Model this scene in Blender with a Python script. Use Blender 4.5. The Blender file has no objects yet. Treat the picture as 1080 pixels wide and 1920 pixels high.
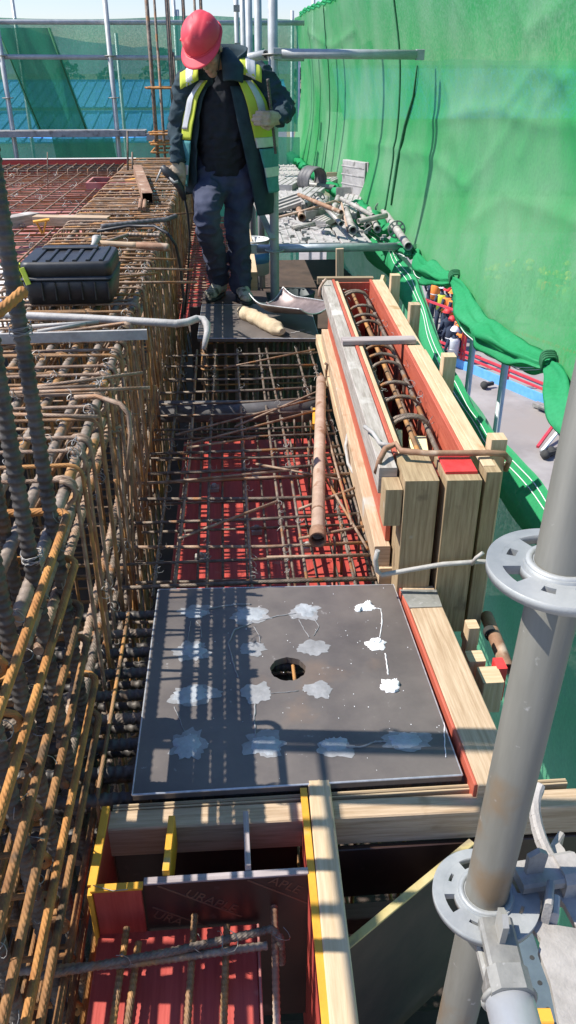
import bpy, bmesh, math, random
from mathutils import Vector, Matrix, noise
V = Vector
rnd = random.Random(7)
S = bpy.context.scene
C = S.collection

# ------------------------------------------------------------------ camera, sky, sun, exposure
EYE = V((0, 0, 1.42))
PITCH, YAW = math.radians(28.957), math.radians(4.17)
cam = bpy.data.cameras.new('camera')
cam.sensor_fit = 'VERTICAL'; cam.sensor_height = 24; cam.lens = 18.75
cam.clip_start = 0.05; cam.clip_end = 6000
co = bpy.data.objects.new('camera', cam); C.objects.link(co)
co.location = EYE; co.rotation_euler = (math.pi/2-PITCH, 0, -YAW)
S.camera = co

SUN_AZ, SUN_EL = math.radians(84), math.radians(53)      # sun stands to the left, a little ahead
sdir = V((-math.sin(SUN_AZ)*math.cos(SUN_EL), math.cos(SUN_AZ)*math.cos(SUN_EL), math.sin(SUN_EL)))
W = bpy.data.worlds.new('World'); S.world = W; W.use_nodes = True
wn = W.node_tree; bg = wn.nodes['Background']
sk = wn.nodes.new('ShaderNodeTexSky'); sk.sky_type = 'NISHITA'; sk.sun_disc = False
sk.sun_elevation = SUN_EL; sk.sun_rotation = -SUN_AZ; sk.dust_density = .25; sk.air_density = 1.25; sk.ozone_density = 5
tn = wn.nodes.new('ShaderNodeMix'); tn.data_type = 'RGBA'; tn.blend_type = 'MULTIPLY'; tn.inputs['Factor'].default_value = 1; tn.inputs['B'].default_value = (.84, .82, .98, 1)
wn.links.new(sk.outputs[0], tn.inputs['A']); wn.links.new(tn.outputs['Result'], bg.inputs[0]); bg.inputs[1].default_value = 0.12
sl = bpy.data.lights.new('sun', 'SUN'); sl.energy = 4.6; sl.angle = math.radians(0.5); sl.color = (1, .95, .87)
so = bpy.data.objects.new('sun', sl); C.objects.link(so)
so.rotation_euler = sdir.to_track_quat('Z', 'Y').to_euler(); so.location = (-6, 1, 9)
S.view_settings.view_transform = 'Standard'; S.view_settings.look = 'None'
S.view_settings.gamma = 1; S.view_settings.use_curve_mapping = False
S.view_settings.exposure = 0.68
S.render.engine = 'CYCLES'
S.cycles.max_bounces = 8; S.cycles.transparent_max_bounces = 16

# ------------------------------------------------------------------ survey: a sight line of the photograph met with a real plane (metres)
_F = V((math.sin(YAW), math.cos(YAW), 0)); _R = V((math.cos(YAW), -math.sin(YAW), 0)); _Z = V((0, 0, 1))
_fw = _F*math.cos(PITCH)-_Z*math.sin(PITCH); _up = _F*math.sin(PITCH)+_Z*math.cos(PITCH)
def _ray(x, y): return _fw*1500+_R*(x-540)+_up*(960-y)
def az(x, y, z=0.0): d = _ray(x, y); return EYE+d*((z-EYE.z)/d.z)
def ay(x, y, Y): d = _ray(x, y); return EYE+d*(Y/d.y)
def ax(x, y, X): d = _ray(x, y); return EYE+d*(X/d.x)

# ------------------------------------------------------------------ materials
def mat(name, c1, c2, sc=8, rough=.6, met=0., bump=.15, coord='Object', stretch=(1, 1, 1), contrast=(.35, .65),
        spot=None, spot2=None, ribs=0, detail=6, rough2=None, dist=.01, spec=.5):
    m = bpy.data.materials.new(name); m.use_nodes = True
    nt = m.node_tree; N = nt.nodes; L = nt.links
    b = N['Principled BSDF']
    b.inputs['Metallic'].default_value = met; b.inputs['Specular IOR Level'].default_value = spec
    tc = N.new('ShaderNodeTexCoord'); oi = N.new('ShaderNodeObjectInfo')
    off = N.new('ShaderNodeVectorMath'); off.operation = 'SCALE'; off.inputs[0].default_value = (13, 7, 5)
    L.new(oi.outputs['Random'], off.inputs['Scale'])
    add = N.new('ShaderNodeVectorMath'); add.operation = 'ADD'
    L.new(tc.outputs[coord], add.inputs[0]); L.new(off.outputs[0], add.inputs[1])
    mp = N.new('ShaderNodeMapping'); mp.inputs['Scale'].default_value = stretch
    L.new(add.outputs[0], mp.inputs[0])
    nz = N.new('ShaderNodeTexNoise'); nz.inputs['Scale'].default_value = sc; nz.inputs['Detail'].default_value = detail
    nz.inputs['Roughness'].default_value = .65
    L.new(mp.outputs[0], nz.inputs['Vector'])
    r = N.new('ShaderNodeMapRange'); r.inputs[1].default_value = contrast[0]; r.inputs[2].default_value = contrast[1]
    L.new(nz.outputs[0], r.inputs[0])
    mx = N.new('ShaderNodeMix'); mx.data_type = 'RGBA'
    mx.inputs['A'].default_value = (*c1, 1); mx.inputs['B'].default_value = (*c2, 1)
    L.new(r.outputs[0], mx.inputs['Factor'])
    col = mx.outputs['Result']
    for sp in (spot, spot2):
        if sp:
            c3, thr, s3 = sp
            n2 = N.new('ShaderNodeTexNoise'); n2.inputs['Scale'].default_value = s3; n2.inputs['Detail'].default_value = 5
            L.new(add.outputs[0], n2.inputs['Vector'])
            r2 = N.new('ShaderNodeMapRange'); r2.inputs[1].default_value = thr; r2.inputs[2].default_value = thr+.08
            L.new(n2.outputs[0], r2.inputs[0])
            m2 = N.new('ShaderNodeMix'); m2.data_type = 'RGBA'; m2.inputs['B'].default_value = (*c3, 1)
            L.new(r2.outputs[0], m2.inputs['Factor']); L.new(col, m2.inputs['A']); col = m2.outputs['Result']
    L.new(col, b.inputs['Base Color'])
    rr = N.new('ShaderNodeMapRange'); rr.inputs[3].default_value = rough; rr.inputs[4].default_value = rough2 if rough2 is not None else min(1, rough+.15)
    L.new(nz.outputs[0], rr.inputs[0]); L.new(rr.outputs[0], b.inputs['Roughness'])
    h = nz.outputs[0]
    bp = N.new('ShaderNodeBump'); bp.inputs['Strength'].default_value = bump; bp.inputs['Distance'].default_value = dist
    L.new(h, bp.inputs['Height'])
    last = bp
    if ribs:
        uv = N.new('ShaderNodeUVMap')
        wv = N.new('ShaderNodeTexWave'); wv.bands_direction = 'DIAGONAL'; wv.inputs['Scale'].default_value = ribs
        L.new(uv.outputs[0], wv.inputs['Vector'])
        b2 = N.new('ShaderNodeBump'); b2.inputs['Strength'].default_value = .35; b2.inputs['Distance'].default_value = .002
        L.new(wv.outputs[0], b2.inputs['Height']); L.new(bp.outputs[0], b2.inputs['Normal']); last = b2
    L.new(last.outputs[0], b.inputs['Normal'])
    return m

MT = {}
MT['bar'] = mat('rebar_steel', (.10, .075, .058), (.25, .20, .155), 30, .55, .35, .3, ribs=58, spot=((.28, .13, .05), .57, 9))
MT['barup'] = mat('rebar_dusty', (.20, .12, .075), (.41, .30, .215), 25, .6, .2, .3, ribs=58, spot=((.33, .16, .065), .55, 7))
MT['barrust'] = mat('rebar_brown', (.17, .095, .05), (.35, .20, .095), 18, .6, .2, .3, ribs=58, spot=((.46, .23, .075), .52, 8))
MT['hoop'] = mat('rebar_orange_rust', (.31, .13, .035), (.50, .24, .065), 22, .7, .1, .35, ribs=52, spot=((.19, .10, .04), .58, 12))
MT['hooplow'] = mat('rebar_rust_shade_tint', (.19, .085, .03), (.33, .165, .06), 22, .7, .1, .35, ribs=52, spot=((.12, .07, .035), .55, 12))  # darker rust copy, shade within the column cage put into its colour
MT['big'] = mat('rebar_dark_ribbed', (.055, .05, .047), (.13, .115, .10), 20, .5, .45, .3, spot=((.21, .12, .06), .62, 8))
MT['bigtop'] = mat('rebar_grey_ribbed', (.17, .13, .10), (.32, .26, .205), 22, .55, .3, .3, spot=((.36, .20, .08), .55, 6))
MT['woodend'] = mat('pine_shade_tint', (.25, .17, .09), (.42, .31, .18), 3, .75, 0, .35, 'UV', (2.2, 38, 1), spot=((.18, .12, .07), .62, 7), spot2=((.5, .46, .40), .68, 9), dist=.004)  # pine colour darkened to stand for shade on the near end boards
MT['yellowworn'] = mat('worn_yellow_edge', (.40, .32, .12), (.52, .42, .20), 20, .7, 0, .3, spot=((.30, .24, .14), .55, 14))
MT['wire'] = mat('tie_wire_steel', (.20, .19, .18), (.36, .35, .33), 30, .4, .6, .05)
MT['plate'] = mat('mill_scale_steel', (.098, .085, .08), (.17, .146, .13), 5, .42, .2, .06, contrast=(.3, .7), spot=((.20, .145, .11), .66, 3), spot2=((.30, .28, .27), .69, 40), rough2=.6)
MT['edge'] = mat('cut_steel_edge', (.40, .41, .42), (.62, .62, .62), 40, .35, .6, .1)
MT['paint'] = mat('grey_primer_paint', (.27, .29, .315), (.38, .405, .43), 25, .5, 0, .5)
MT['paintthin'] = mat('thin_primer_film', (.20, .20, .205), (.30, .30, .31), 25, .5, 0, .3)
MT['paintwhite'] = mat('thick_white_putty', (.74, .74, .75), (.85, .85, .85), 25, .5, 0, .8)
MT['wood'] = mat('pine_timber', (.36, .245, .145), (.55, .41, .275), 3, .7, 0, .35, 'UV', (2.2, 38, 1), spot=((.30, .19, .10), .66, 6), spot2=((.47, .44, .40), .66, 5), dist=.004)
MT['woodnew'] = mat('fresh_pine', (.48, .34, .20), (.62, .475, .31), 3, .65, 0, .3, 'UV', (2, 34, 1), spot=((.40, .25, .12), .66, 7), spot2=((.52, .48, .42), .69, 11), dist=.004)
MT['woodgrey'] = mat('weathered_grey_timber', (.27, .235, .20), (.44, .40, .355), 3, .8, 0, .45, 'UV', (2.5, 30, 1), spot=((.52, .49, .45), .62, 5), dist=.004)
MT['woodpurple'] = mat('weathered_purple_grey_timber', (.27, .22, .21), (.42, .36, .35), 3, .8, 0, .5, 'UV', (2.5, 30, 1), dist=.004)
MT['wooddark'] = mat('dark_brown_timber', (.22, .155, .09), (.33, .25, .16), 3, .75, 0, .35, 'UV', (2.2, 36, 1), dist=.004)  # darker brown timber tone
MT['cutwood'] = mat('sawn_pine_end', (.70, .58, .40), (.80, .70, .52), 12, .7, 0, .3, 'UV', (3, 10, 1))
MT['woodply'] = mat('plywood_layers', (.40, .29, .17), (.60, .46, .29), 3, .75, 0, .3, 'UV', (1.2, 160, 1), dist=.003)
MT['red'] = mat('red_film_plywood', (.36, .045, .032), (.47, .075, .055), 3, .45, 0, .1, 'UV', (2, 28, 1), spot=((.44, .16, .12), .64, 9), spot2=((.27, .05, .04), .62, 5))
MT['redbox'] = mat('brick_red_plywood', (.40, .08, .045), (.50, .12, .07), 3, .5, 0, .15, 'UV', (2, 28, 1), spot=((.50, .22, .14), .66, 12))
MT['reddust'] = mat('dusty_red_plywood', (.40, .14, .12), (.50, .22, .19), 6, .6, 0, .1, spot=((.38, .09, .07), .58, 4))
MT['redpaint'] = mat('bright_red_paint', (.60, .03, .03), (.68, .05, .05), 20, .5, 0, .4)
MT['yellow'] = mat('yellow_edge_paint', (.60, .29, .02), (.70, .36, .03), 20, .5, 0, .2, spot=((.45, .32, .12), .66, 20))
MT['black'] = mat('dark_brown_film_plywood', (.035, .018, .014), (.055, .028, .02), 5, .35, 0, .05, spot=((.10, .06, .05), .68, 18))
MT['dark'] = mat('dark_plywood_and_shade', (.045, .032, .026), (.09, .06, .045), 4, .7, 0, .2)  # dark brown ply, also used to paint the shade in the well
MT['letter'] = mat('printed_brown_ink', (.13, .065, .04), (.15, .075, .045), 20, .5, 0, 0)
MT['galv'] = mat('galvanised_steel', (.21, .205, .185), (.38, .37, .335), 9, .42, .3, .3, stretch=(1, 1, .35), spot=((.42, .405, .38), .60, 70), spot2=((.31, .24, .17), .64, 9), rough2=.65)
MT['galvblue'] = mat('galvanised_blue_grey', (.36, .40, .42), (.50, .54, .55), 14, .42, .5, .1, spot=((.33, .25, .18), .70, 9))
MT['pole'] = mat('weathered_galvanised_pole', (.14, .135, .11), (.265, .255, .22), 14, .36, .45, .10, stretch=(1, 1, .12), contrast=(.3, .7), spot=((.22, .16, .10), .57, 7), spot2=((.42, .41, .38), .68, 60), rough2=.65)
MT['rosette'] = mat('zinc_rosette', (.25, .265, .265), (.38, .39, .375), 14, .45, .2, .15, spot=((.40, .33, .26), .64, 20), rough2=.6)
MT['galvdark'] = mat('dark_zinc_sheet', (.10, .13, .15), (.15, .19, .21), 14, .45, .3, .1)  # dark blue-grey sheet zinc
MT['galvlight'] = mat('pale_zinc_tube', (.33, .35, .35), (.46, .48, .48), 10, .45, .15, .1, spot=((.3, .29, .27), .68, 9))
MT['alu'] = mat('bright_zinc_tube', (.55, .57, .6), (.68, .7, .72), 10, .33, .5, .04, rough2=.45)
MT['splat'] = mat('mortar_splashed_steel', (.27, .25, .225), (.46, .43, .395), 14, .7, .15, .5, spot=((.25, .24, .235), .6, 9))
MT['white'] = mat('white_mortar_dust', (.30, .285, .275), (.44, .42, .405), 11, .8, 0, .5, spot=((.19, .18, .17), .56, 8), spot2=((.56, .54, .52), .66, 16))
MT['rust'] = mat('brown_rusty_tube', (.23, .12, .07), (.38, .235, .15), 12, .7, .2, .35, spot=((.50, .38, .28), .58, 10))
MT['rustp'] = mat('pale_rusty_tube', (.36, .24, .17), (.50, .37, .28), 12, .7, .15, .3, spot=((.27, .15, .09), .60, 14))
MT['greybar'] = mat('dusty_grey_bar', (.33, .315, .295), (.47, .45, .42), 20, .65, .2, .4)
MT['blackplas'] = mat('black_plastic', (.018, .019, .021), (.032, .034, .037), 16, .42, 0, .1, spot=((.07, .07, .07), .66, 10))
MT['pipe'] = mat('dusty_black_pipe', (.07, .068, .07), (.14, .135, .135), 10, .5, 0, .1)
MT['lime'] = mat('lime_yellow_plastic', (.62, .72, .05), (.66, .76, .08), 10, .4, 0, 0)
MT['orange'] = mat('orange_plastic', (.75, .34, .03), (.8, .4, .05), 10, .45, 0, .05)
MT['foam'] = mat('pale_yellow_foam', (.72, .66, .36), (.8, .74, .45), 10, .8, 0, .2)
MT['pale'] = mat('pale_deck_board', (.62, .60, .55), (.76, .74, .70), 6, .8, 0, .1, spot=((.45, .42, .38), .62, 5))
MT['concrete'] = mat('site_concrete', (.23, .21, .195), (.33, .305, .285), .8, .9, 0, .2, spot=((.27, .24, .215), .55, .3))
MT['field'] = mat('far_field', (.10, .125, .06), (.17, .165, .09), .02, .95, 0, 0)
MT['hill'] = mat('hill_haze_tint', (.13, .165, .185), (.17, .205, .22), .02, .95, 0, 0)  # blue-grey in the colour stands for the distance haze
MT['leaf'] = mat('tree_leaf', (.045, .085, .025), (.10, .14, .05), .8, .8, 0, 0)
MT['bark'] = mat('tree_bark', (.12, .09, .065), (.17, .13, .10), 6, .9, 0, .3)
MT['blueroof'] = mat('blue_roof_sheet', (.05, .26, .58), (.08, .33, .66), .6, .45, .1, 0)
MT['wall'] = mat('pale_shed_wall', (.55, .58, .56), (.63, .66, .64), .5, .8, 0, 0)
MT['glass'] = mat('dark_window_glass', (.03, .04, .05), (.05, .06, .07), 3, .1, 0, 0)
MT['fence'] = mat('red_fence_paint', (.50, .03, .05), (.58, .05, .07), 6, .45, 0, .05)
MT['blue'] = mat('blue_skirting_paint', (.10, .34, .72), (.14, .40, .78), 6, .5, 0, .05)
MT['helmet'] = mat('red_helmet_shell', (.60, .035, .055), (.68, .055, .075), 7, .5, 0, .02, spot=((.74, .16, .16), .66, 12))
MT['navy'] = mat('navy_cloth', (.016, .026, .05), (.03, .045, .075), 14, .85, 0, .25)
MT['navyj'] = mat('dark_navy_jacket_cloth', (.010, .026, .036), (.02, .046, .06), 14, .8, 0, .3)
MT['trousers'] = mat('blue_navy_trouser_cloth', (.030, .038, .072), (.058, .066, .105), 9, .88, 0, .3, spot=((.15, .15, .17), .68, 8))
MT['shirt'] = mat('black_shirt_cloth', (.007, .009, .014), (.014, .017, .024), 14, .85, 0, .3)
MT['hivis'] = mat('hi_vis_yellow_cloth', (.44, .50, .04), (.52, .58, .07), 8, .75, 0, .2)
MT['teal'] = mat('teal_mesh_cloth', (.05, .20, .21), (.08, .26, .27), 20, .85, 0, .2)
MT['reflect'] = mat('grey_reflective_tape', (.48, .49, .50), (.58, .59, .6), 30, .4, .2, .05)
MT['skin'] = mat('skin', (.34, .195, .14), (.42, .25, .185), 10, .55, 0, .05)
MT['hair'] = mat('black_hair', (.012, .011, .01), (.02, .018, .016), 60, .6, 0, .3)
MT['glove'] = mat('beige_work_glove', (.30, .23, .16), (.46, .37, .27), 25, .85, 0, .4)
MT['camo'] = mat('camouflage_canvas', (.34, .32, .24), (.52, .48, .39), 18, .85, 0, .2, spot=((.09, .09, .065), .54, 14), spot2=((.5, .47, .42), .62, 20))
MT['sole'] = mat('dark_rubber', (.03, .03, .028), (.05, .05, .045), 10, .8)
MT['sack'] = mat('beige_canvas_roll', (.42, .32, .20), (.58, .48, .33), 12, .85, 0, .5)
MT['scoop'] = mat('worn_shovel_steel', (.13, .10, .10), (.25, .20, .20), 8, .4, .45, .1, spot=((.12, .09, .085), .6, 6))
MT['bucket'] = mat('dark_paint_bucket', (.05, .07, .075), (.09, .11, .115), 10, .5, 0, .1, spot=((.3, .32, .32), .66, 12))
MT['bucketw'] = mat('white_bucket_plastic', (.6, .62, .62), (.7, .72, .72), 8, .45)
MT['orangevest'] = mat('orange_vest_cloth', (.82, .20, .03), (.88, .27, .05), 4, .8)
MT['yellowhat'] = mat('yellow_helmet_shell', (.80, .58, .03), (.85, .63, .05), 4, .4)
MT['whitehat'] = mat('white_helmet_shell', (.78, .78, .78), (.82, .82, .82), 4, .4)
MT['seam'] = mat('white_seam_thread', (.72, .78, .74), (.8, .84, .8), 30, .8)
MT['netdark'] = mat('dark_green_rope', (.02, .12, .05), (.03, .16, .07), 30, .8)

def net_mat(name, c1, c2, alpha, trans):
    m = bpy.data.materials.new(name); m.use_nodes = True
    nt = m.node_tree; N = nt.nodes; L = nt.links
    out = N['Material Output']; N.remove(N['Principled BSDF'])
    tc = N.new('ShaderNodeTexCoord')
    nz = N.new('ShaderNodeTexNoise'); nz.inputs['Scale'].default_value = 1.6; nz.inputs['Detail'].default_value = 5
    L.new(tc.outputs['Object'], nz.inputs['Vector'])
    r = N.new('ShaderNodeMapRange'); r.inputs[1].default_value = .35; r.inputs[2].default_value = .68
    L.new(nz.outputs[0], r.inputs[0])
    mx = N.new('ShaderNodeMix'); mx.data_type = 'RGBA'; mx.inputs['A'].default_value = (*c1, 1); mx.inputs['B'].default_value = (*c2, 1)
    L.new(r.outputs[0], mx.inputs['Factor'])
    d = N.new('ShaderNodeBsdfDiffuse'); t = N.new('ShaderNodeBsdfTranslucent'); p = N.new('ShaderNodeBsdfTransparent')
    g = N.new('ShaderNodeBsdfGlossy'); g.inputs['Roughness'].default_value = .45
    L.new(mx.outputs['Result'], d.inputs[0]); L.new(mx.outputs['Result'], t.inputs[0])
    p.inputs[0].default_value = (.86, .97, .90, 1)
    n3 = N.new('ShaderNodeTexNoise'); n3.inputs['Scale'].default_value = 9; n3.inputs['Detail'].default_value = 6
    mp = N.new('ShaderNodeMapping'); mp.inputs['Scale'].default_value = (1, 1, .35)
    L.new(tc.outputs['Object'], mp.inputs[0]); L.new(mp.outputs[0], n3.inputs['Vector'])
    bp = N.new('ShaderNodeBump'); bp.inputs['Strength'].default_value = .35; bp.inputs['Distance'].default_value = .03
    L.new(n3.outputs[0], bp.inputs['Height'])
    for s in (d, t, g): L.new(bp.outputs[0], s.inputs['Normal'])
    a = N.new('ShaderNodeMixShader'); a.inputs[0].default_value = trans
    L.new(d.outputs[0], a.inputs[1]); L.new(t.outputs[0], a.inputs[2])
    gm = N.new('ShaderNodeMixShader'); gm.inputs[0].default_value = .012
    L.new(a.outputs[0], gm.inputs[1]); L.new(g.outputs[0], gm.inputs[2])
    b = N.new('ShaderNodeMixShader')
    # the weave: fine square holes between the yarns
    sx = N.new('ShaderNodeTexNoise'); sx.inputs['Scale'].default_value = 60; sx.inputs['Detail'].default_value = 2
    L.new(tc.outputs['Object'], sx.inputs['Vector'])
    am = N.new('ShaderNodeMapRange'); am.inputs[1].default_value = .3; am.inputs[2].default_value = .6; am.inputs[3].default_value = max(0, alpha-.10); am.inputs[4].default_value = min(1, alpha+.03)
    L.new(sx.outputs[0], am.inputs[0]); L.new(am.outputs[0], b.inputs[0])
    L.new(p.outputs[0], b.inputs[1]); L.new(gm.outputs[0], b.inputs[2])
    L.new(b.outputs[0], out.inputs['Surface'])
    return m
MT['net'] = net_mat('green_debris_net', (.055, .375, .115), (.185, .435, .215), .955, .42)
MT['netfar'] = net_mat('green_far_net', (.04, .29, .17), (.07, .36, .22), .80, .5)
MT['nethem'] = net_mat('green_net_doubled', (.03, .34, .125), (.065, .42, .185), .97, .35)
MT['netlow'] = net_mat('green_lower_net', (.10, .42, .21), (.18, .48, .29), .95, .4)

# ------------------------------------------------------------------ mesh builder
class MB:
    def __init__(s): s.v = []; s.f = []; s.uv = []; s.sm = []
    def face(s, idx, uv, smooth=True): s.f.append(idx); s.uv.append(uv); s.sm.append(smooth)
    def tube(s, pts, r, n=6, caps=True, closed=False, rib=0, ribh=.12):
        pts = [V(p) for p in pts]
        rs = r if isinstance(r, (list, tuple)) else [r]*len(pts)
        if rib:                                    # real ribs: short raised rings along a straight or bent bar
            P = []; R = []
            for a, b, ra, rb in zip(pts, pts[1:], rs, rs[1:]):
                ln = (b-a).length; k = max(1, int(ln/rib))
                for i in range(k):
                    for t, q in ((0, 1), (.45, 1), (.6, 1+ribh), (.85, 1+ribh)):
                        f = (i+t)/k; P.append(a.lerp(b, f)); R.append((ra+(rb-ra)*f)*q)
            P.append(pts[-1]); R.append(rs[-1]); pts, rs = P, R
        m = len(pts); base = len(s.v)
        tan = []
        for i in range(m):
            if closed: t = pts[(i+1) % m]-pts[i-1]
            else: t = pts[min(i+1, m-1)]-pts[max(i-1, 0)]
            tan.append(t.normalized() if t.length > 1e-9 else V((0, 0, 1)))
        u = tan[0].orthogonal().normalized(); acc = 0; us = []
        for i in range(m):
            u = (u-tan[i]*u.dot(tan[i])).normalized(); w = tan[i].cross(u)
            for k in range(n):
                a = 2*math.pi*k/n; s.v.append(pts[i]+(u*math.cos(a)+w*math.sin(a))*rs[i])
            if i: acc += (pts[i]-pts[i-1]).length
            us.append(acc)
        rng = m if closed else m-1
        for i in range(rng):
            j = (i+1) % m; u1 = us[j] if j else acc+(pts[0]-pts[-1]).length
            for k in range(n):
                l = (k+1) % n
                s.face([base+i*n+k, base+i*n+l, base+j*n+l, base+j*n+k],
                       [(us[i], k/n*.1), (us[i], (k+1)/n*.1), (u1, (k+1)/n*.1), (u1, k/n*.1)])
        if caps and not closed:
            s.face([base+k for k in range(n)][::-1], [(0, 0)]*n, False)
            s.face([base+(m-1)*n+k for k in range(n)], [(0, 0)]*n, False)
        return s
    def pipe(s, a, b, r, t=.004, n=14):            # hollow tube with an open end
        a, b = V(a), V(b); d = (b-a).normalized(); u = d.orthogonal().normalized(); w = d.cross(u); base = len(s.v); ln = (b-a).length
        for p, q in ((a, r), (b, r), (b, r-t), (a, r-t)):
            for k in range(n):
                g = 2*math.pi*k/n; s.v.append(p+(u*math.cos(g)+w*math.sin(g))*q)
        for i in range(4):
            j = (i+1) % 4
            for k in range(n):
                l = (k+1) % n
                s.face([base+i*n+k, base+i*n+l, base+j*n+l, base+j*n+k], [(0, k/n*.1), (0, k/n*.1), (ln, k/n*.1), (ln, k/n*.1)], i in (0, 2))
        return s
    def beam(s, a, b, w, h, up=(0, 0, 1), ch=.002):  # timber from a to b, w wide, h tall, centred on the line
        a, b = V(a), V(b); d = (b-a).normalized(); sd = d.cross(V(up)).normalized(); uu = sd.cross(d).normalized()
        ch = min(ch, w*.3, h*.3); x, y = w/2, h/2
        sec = [(-x+ch, -y), (x-ch, -y), (x, -y+ch), (x, y-ch), (x-ch, y), (-x+ch, y), (-x, y-ch), (-x, -y+ch)]
        base = len(s.v); ln = (b-a).length
        for p in (a, b):
            for q in sec: s.v.append(p+sd*q[0]+uu*q[1])
        acc = 0
        for k in range(8):
            l = (k+1) % 8; e = math.hypot(sec[l][0]-sec[k][0], sec[l][1]-sec[k][1])
            s.face([base+k, base+l, base+8+l, base+8+k], [(0, acc), (0, acc+e), (ln, acc+e), (ln, acc)], False); acc += e
        s.face([base+k for k in range(8)][::-1], [(q[0], q[1]) for q in sec][::-1], False)
        s.face([base+8+k for k in range(8)], [(q[0], q[1]) for q in sec], False)
        return s
    def box(s, lo, hi, ch=.002):
        lo, hi = V(lo), V(hi); c = (lo+hi)/2; e = hi-lo
        if e.x >= e.y and e.x >= e.z: return s.beam((lo.x, c.y, c.z), (hi.x, c.y, c.z), e.y, e.z, (0, 0, 1), ch)
        if e.y >= e.z: return s.beam((c.x, lo.y, c.z), (c.x, hi.y, c.z), e.x, e.z, (0, 0, 1), ch)
        return s.beam((c.x, c.y, lo.z), (c.x, c.y, hi.z), e.y, e.x, (1, 0, 0), ch)
    def grid(s, fn, nu, nv, smooth=True, uvs=(1, 1)):
        base = len(s.v)
        for i in range(nu+1):
            for j in range(nv+1): s.v.append(V(fn(i/nu, j/nv)))
        for i in range(nu):
            for j in range(nv):
                a = base+i*(nv+1)+j
                s.face([a, a+1, a+nv+2, a+nv+1], [(i/nu*uvs[0], j/nv*uvs[1]), (i/nu*uvs[0], (j+1)/nv*uvs[1]), ((i+1)/nu*uvs[0], (j+1)/nv*uvs[1]), ((i+1)/nu*uvs[0], j/nv*uvs[1])], smooth)
        return s
    def slab(s, pts, n, t, smooth=False):          # polygon pts extruded by t along n
        pts = [V(p) for p in pts]; n = V(n).normalized()*t; base = len(s.v); m = len(pts)
        s.v += pts+[p+n for p in pts]
        o = pts[0]; e1 = (pts[1]-o).normalized(); e2 = n.normalized().cross(e1)
        uv = [((p-o).dot(e1), (p-o).dot(e2)) for p in pts]
        s.face(list(range(base, base+m))[::-1], uv[::-1], False); s.face(list(range(base+m, base+2*m)), uv, False)
        for k in range(m):
            l = (k+1) % m; e = (pts[l]-pts[k]).length
            s.face([base+k, base+l, base+m+l, base+m+k], [(0, 0), (e, 0), (e, t), (0, t)], smooth)
        return s
    def ring_disc(s, c, r0, r1, t, n=32, axis=(0, 0, 1)):
        c = V(c); w = V(axis).normalized(); u = w.orthogonal().normalized(); v = w.cross(u); base = len(s.v)
        for z, r in ((-t/2, r0), (-t/2, r1), (t/2, r1), (t/2, r0)):
            for k in range(n):
                a = 2*math.pi*k/n; s.v.append(c+w*z+(u*math.cos(a)+v*math.sin(a))*r)
        for i in range(4):
            j = (i+1) % 4
            for k in range(n):
                l = (k+1) % n; s.face([base+i*n+k, base+i*n+l, base+j*n+l, base+j*n+k], [(0, 0), (.01, 0), (.01, .01), (0, .01)], i in (1, 3))
        return s
    def ball(s, c, r, n=10, m=7, M3=None):
        c = V(c); rr = r if isinstance(r, (tuple, list)) else (r, r, r); base = len(s.v)
        for i in range(m+1):
            p = math.pi*i/m
            for k in range(n):
                a = 2*math.pi*k/n; q = V((math.sin(p)*math.cos(a)*rr[0], math.sin(p)*math.sin(a)*rr[1], math.cos(p)*rr[2]))
                s.v.append(c+(M3 @ q if M3 else q))
        for i in range(m):
            for k in range(n):
                l = (k+1) % n; s.face([base+i*n+k, base+(i+1)*n+k, base+(i+1)*n+l, base+i*n+l], [(0, 0)]*4)
        return s
    def mesh(s, name, m, origin=(0, 0, 0)):
        o = V(origin); me = bpy.data.meshes.new(name)
        me.from_pydata([tuple(p-o) for p in s.v], [], s.f)
        uvl = me.uv_layers.new(name='UVMap')
        flat = [c for f in s.uv for q in f for c in q]
        uvl.data.foreach_set('uv', flat)
        me.polygons.foreach_set('use_smooth', s.sm)
        for mm in (m if isinstance(m, (list, tuple)) else [m]): me.materials.append(MT[mm] if isinstance(mm, str) else mm)
        me.update(); return me
ORG = {}
def origin(o):
    while o is not None and o.name not in ORG: o = o.parent
    return ORG.get(o.name, V((0, 0, 0))) if o else V((0, 0, 0))
def tag(o, label=None, cat=None, group=None, kind=None):
    if label: o['label'] = label
    if cat: o['category'] = cat
    if group: o['group'] = group
    if kind: o['kind'] = kind
    return o
def thing(name, label, cat, loc=(0, 0, 0), group=None):
    o = bpy.data.objects.new(name, None); C.objects.link(o); o.location = loc; o.empty_display_size = .05
    ORG[o.name] = V(loc)
    return tag(o, label, cat, group)
def part(name, mb, m, parent, label=None, kind=None):
    o = bpy.data.objects.new(name, mb.mesh(name, m, origin(parent))); C.objects.link(o); o.parent = parent
    return tag(o, label, None, None, kind)
def solo(name, mb, m, label=None, cat=None, group=None, kind=None, loc=None):
    loc = V(loc) if loc is not None else sum(mb.v, V())/len(mb.v)
    o = bpy.data.objects.new(name, mb.mesh(name, m, loc)); C.objects.link(o); o.location = loc
    ORG[o.name] = loc
    return tag(o, label, cat, group, kind)
def inst(name, me, parent, loc=(0, 0, 0), rot=(0, 0, 0)):
    o = bpy.data.objects.new(name, me); C.objects.link(o); o.parent = parent; o.location = loc; o.rotation_euler = rot
    return o
def copy_tree(o, parent=None):
    c = o.copy(); C.objects.link(c)
    if parent is not None: c.parent = parent
    for ch in list(o.children): copy_tree(ch, c)
    return c
def arc(c, r, a0, a1, n, e1, e2):
    c, e1, e2 = V(c), V(e1), V(e2)
    return [c+e1*r*math.cos(a0+(a1-a0)*i/n)+e2*r*math.sin(a0+(a1-a0)*i/n) for i in range(n+1)]
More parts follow.
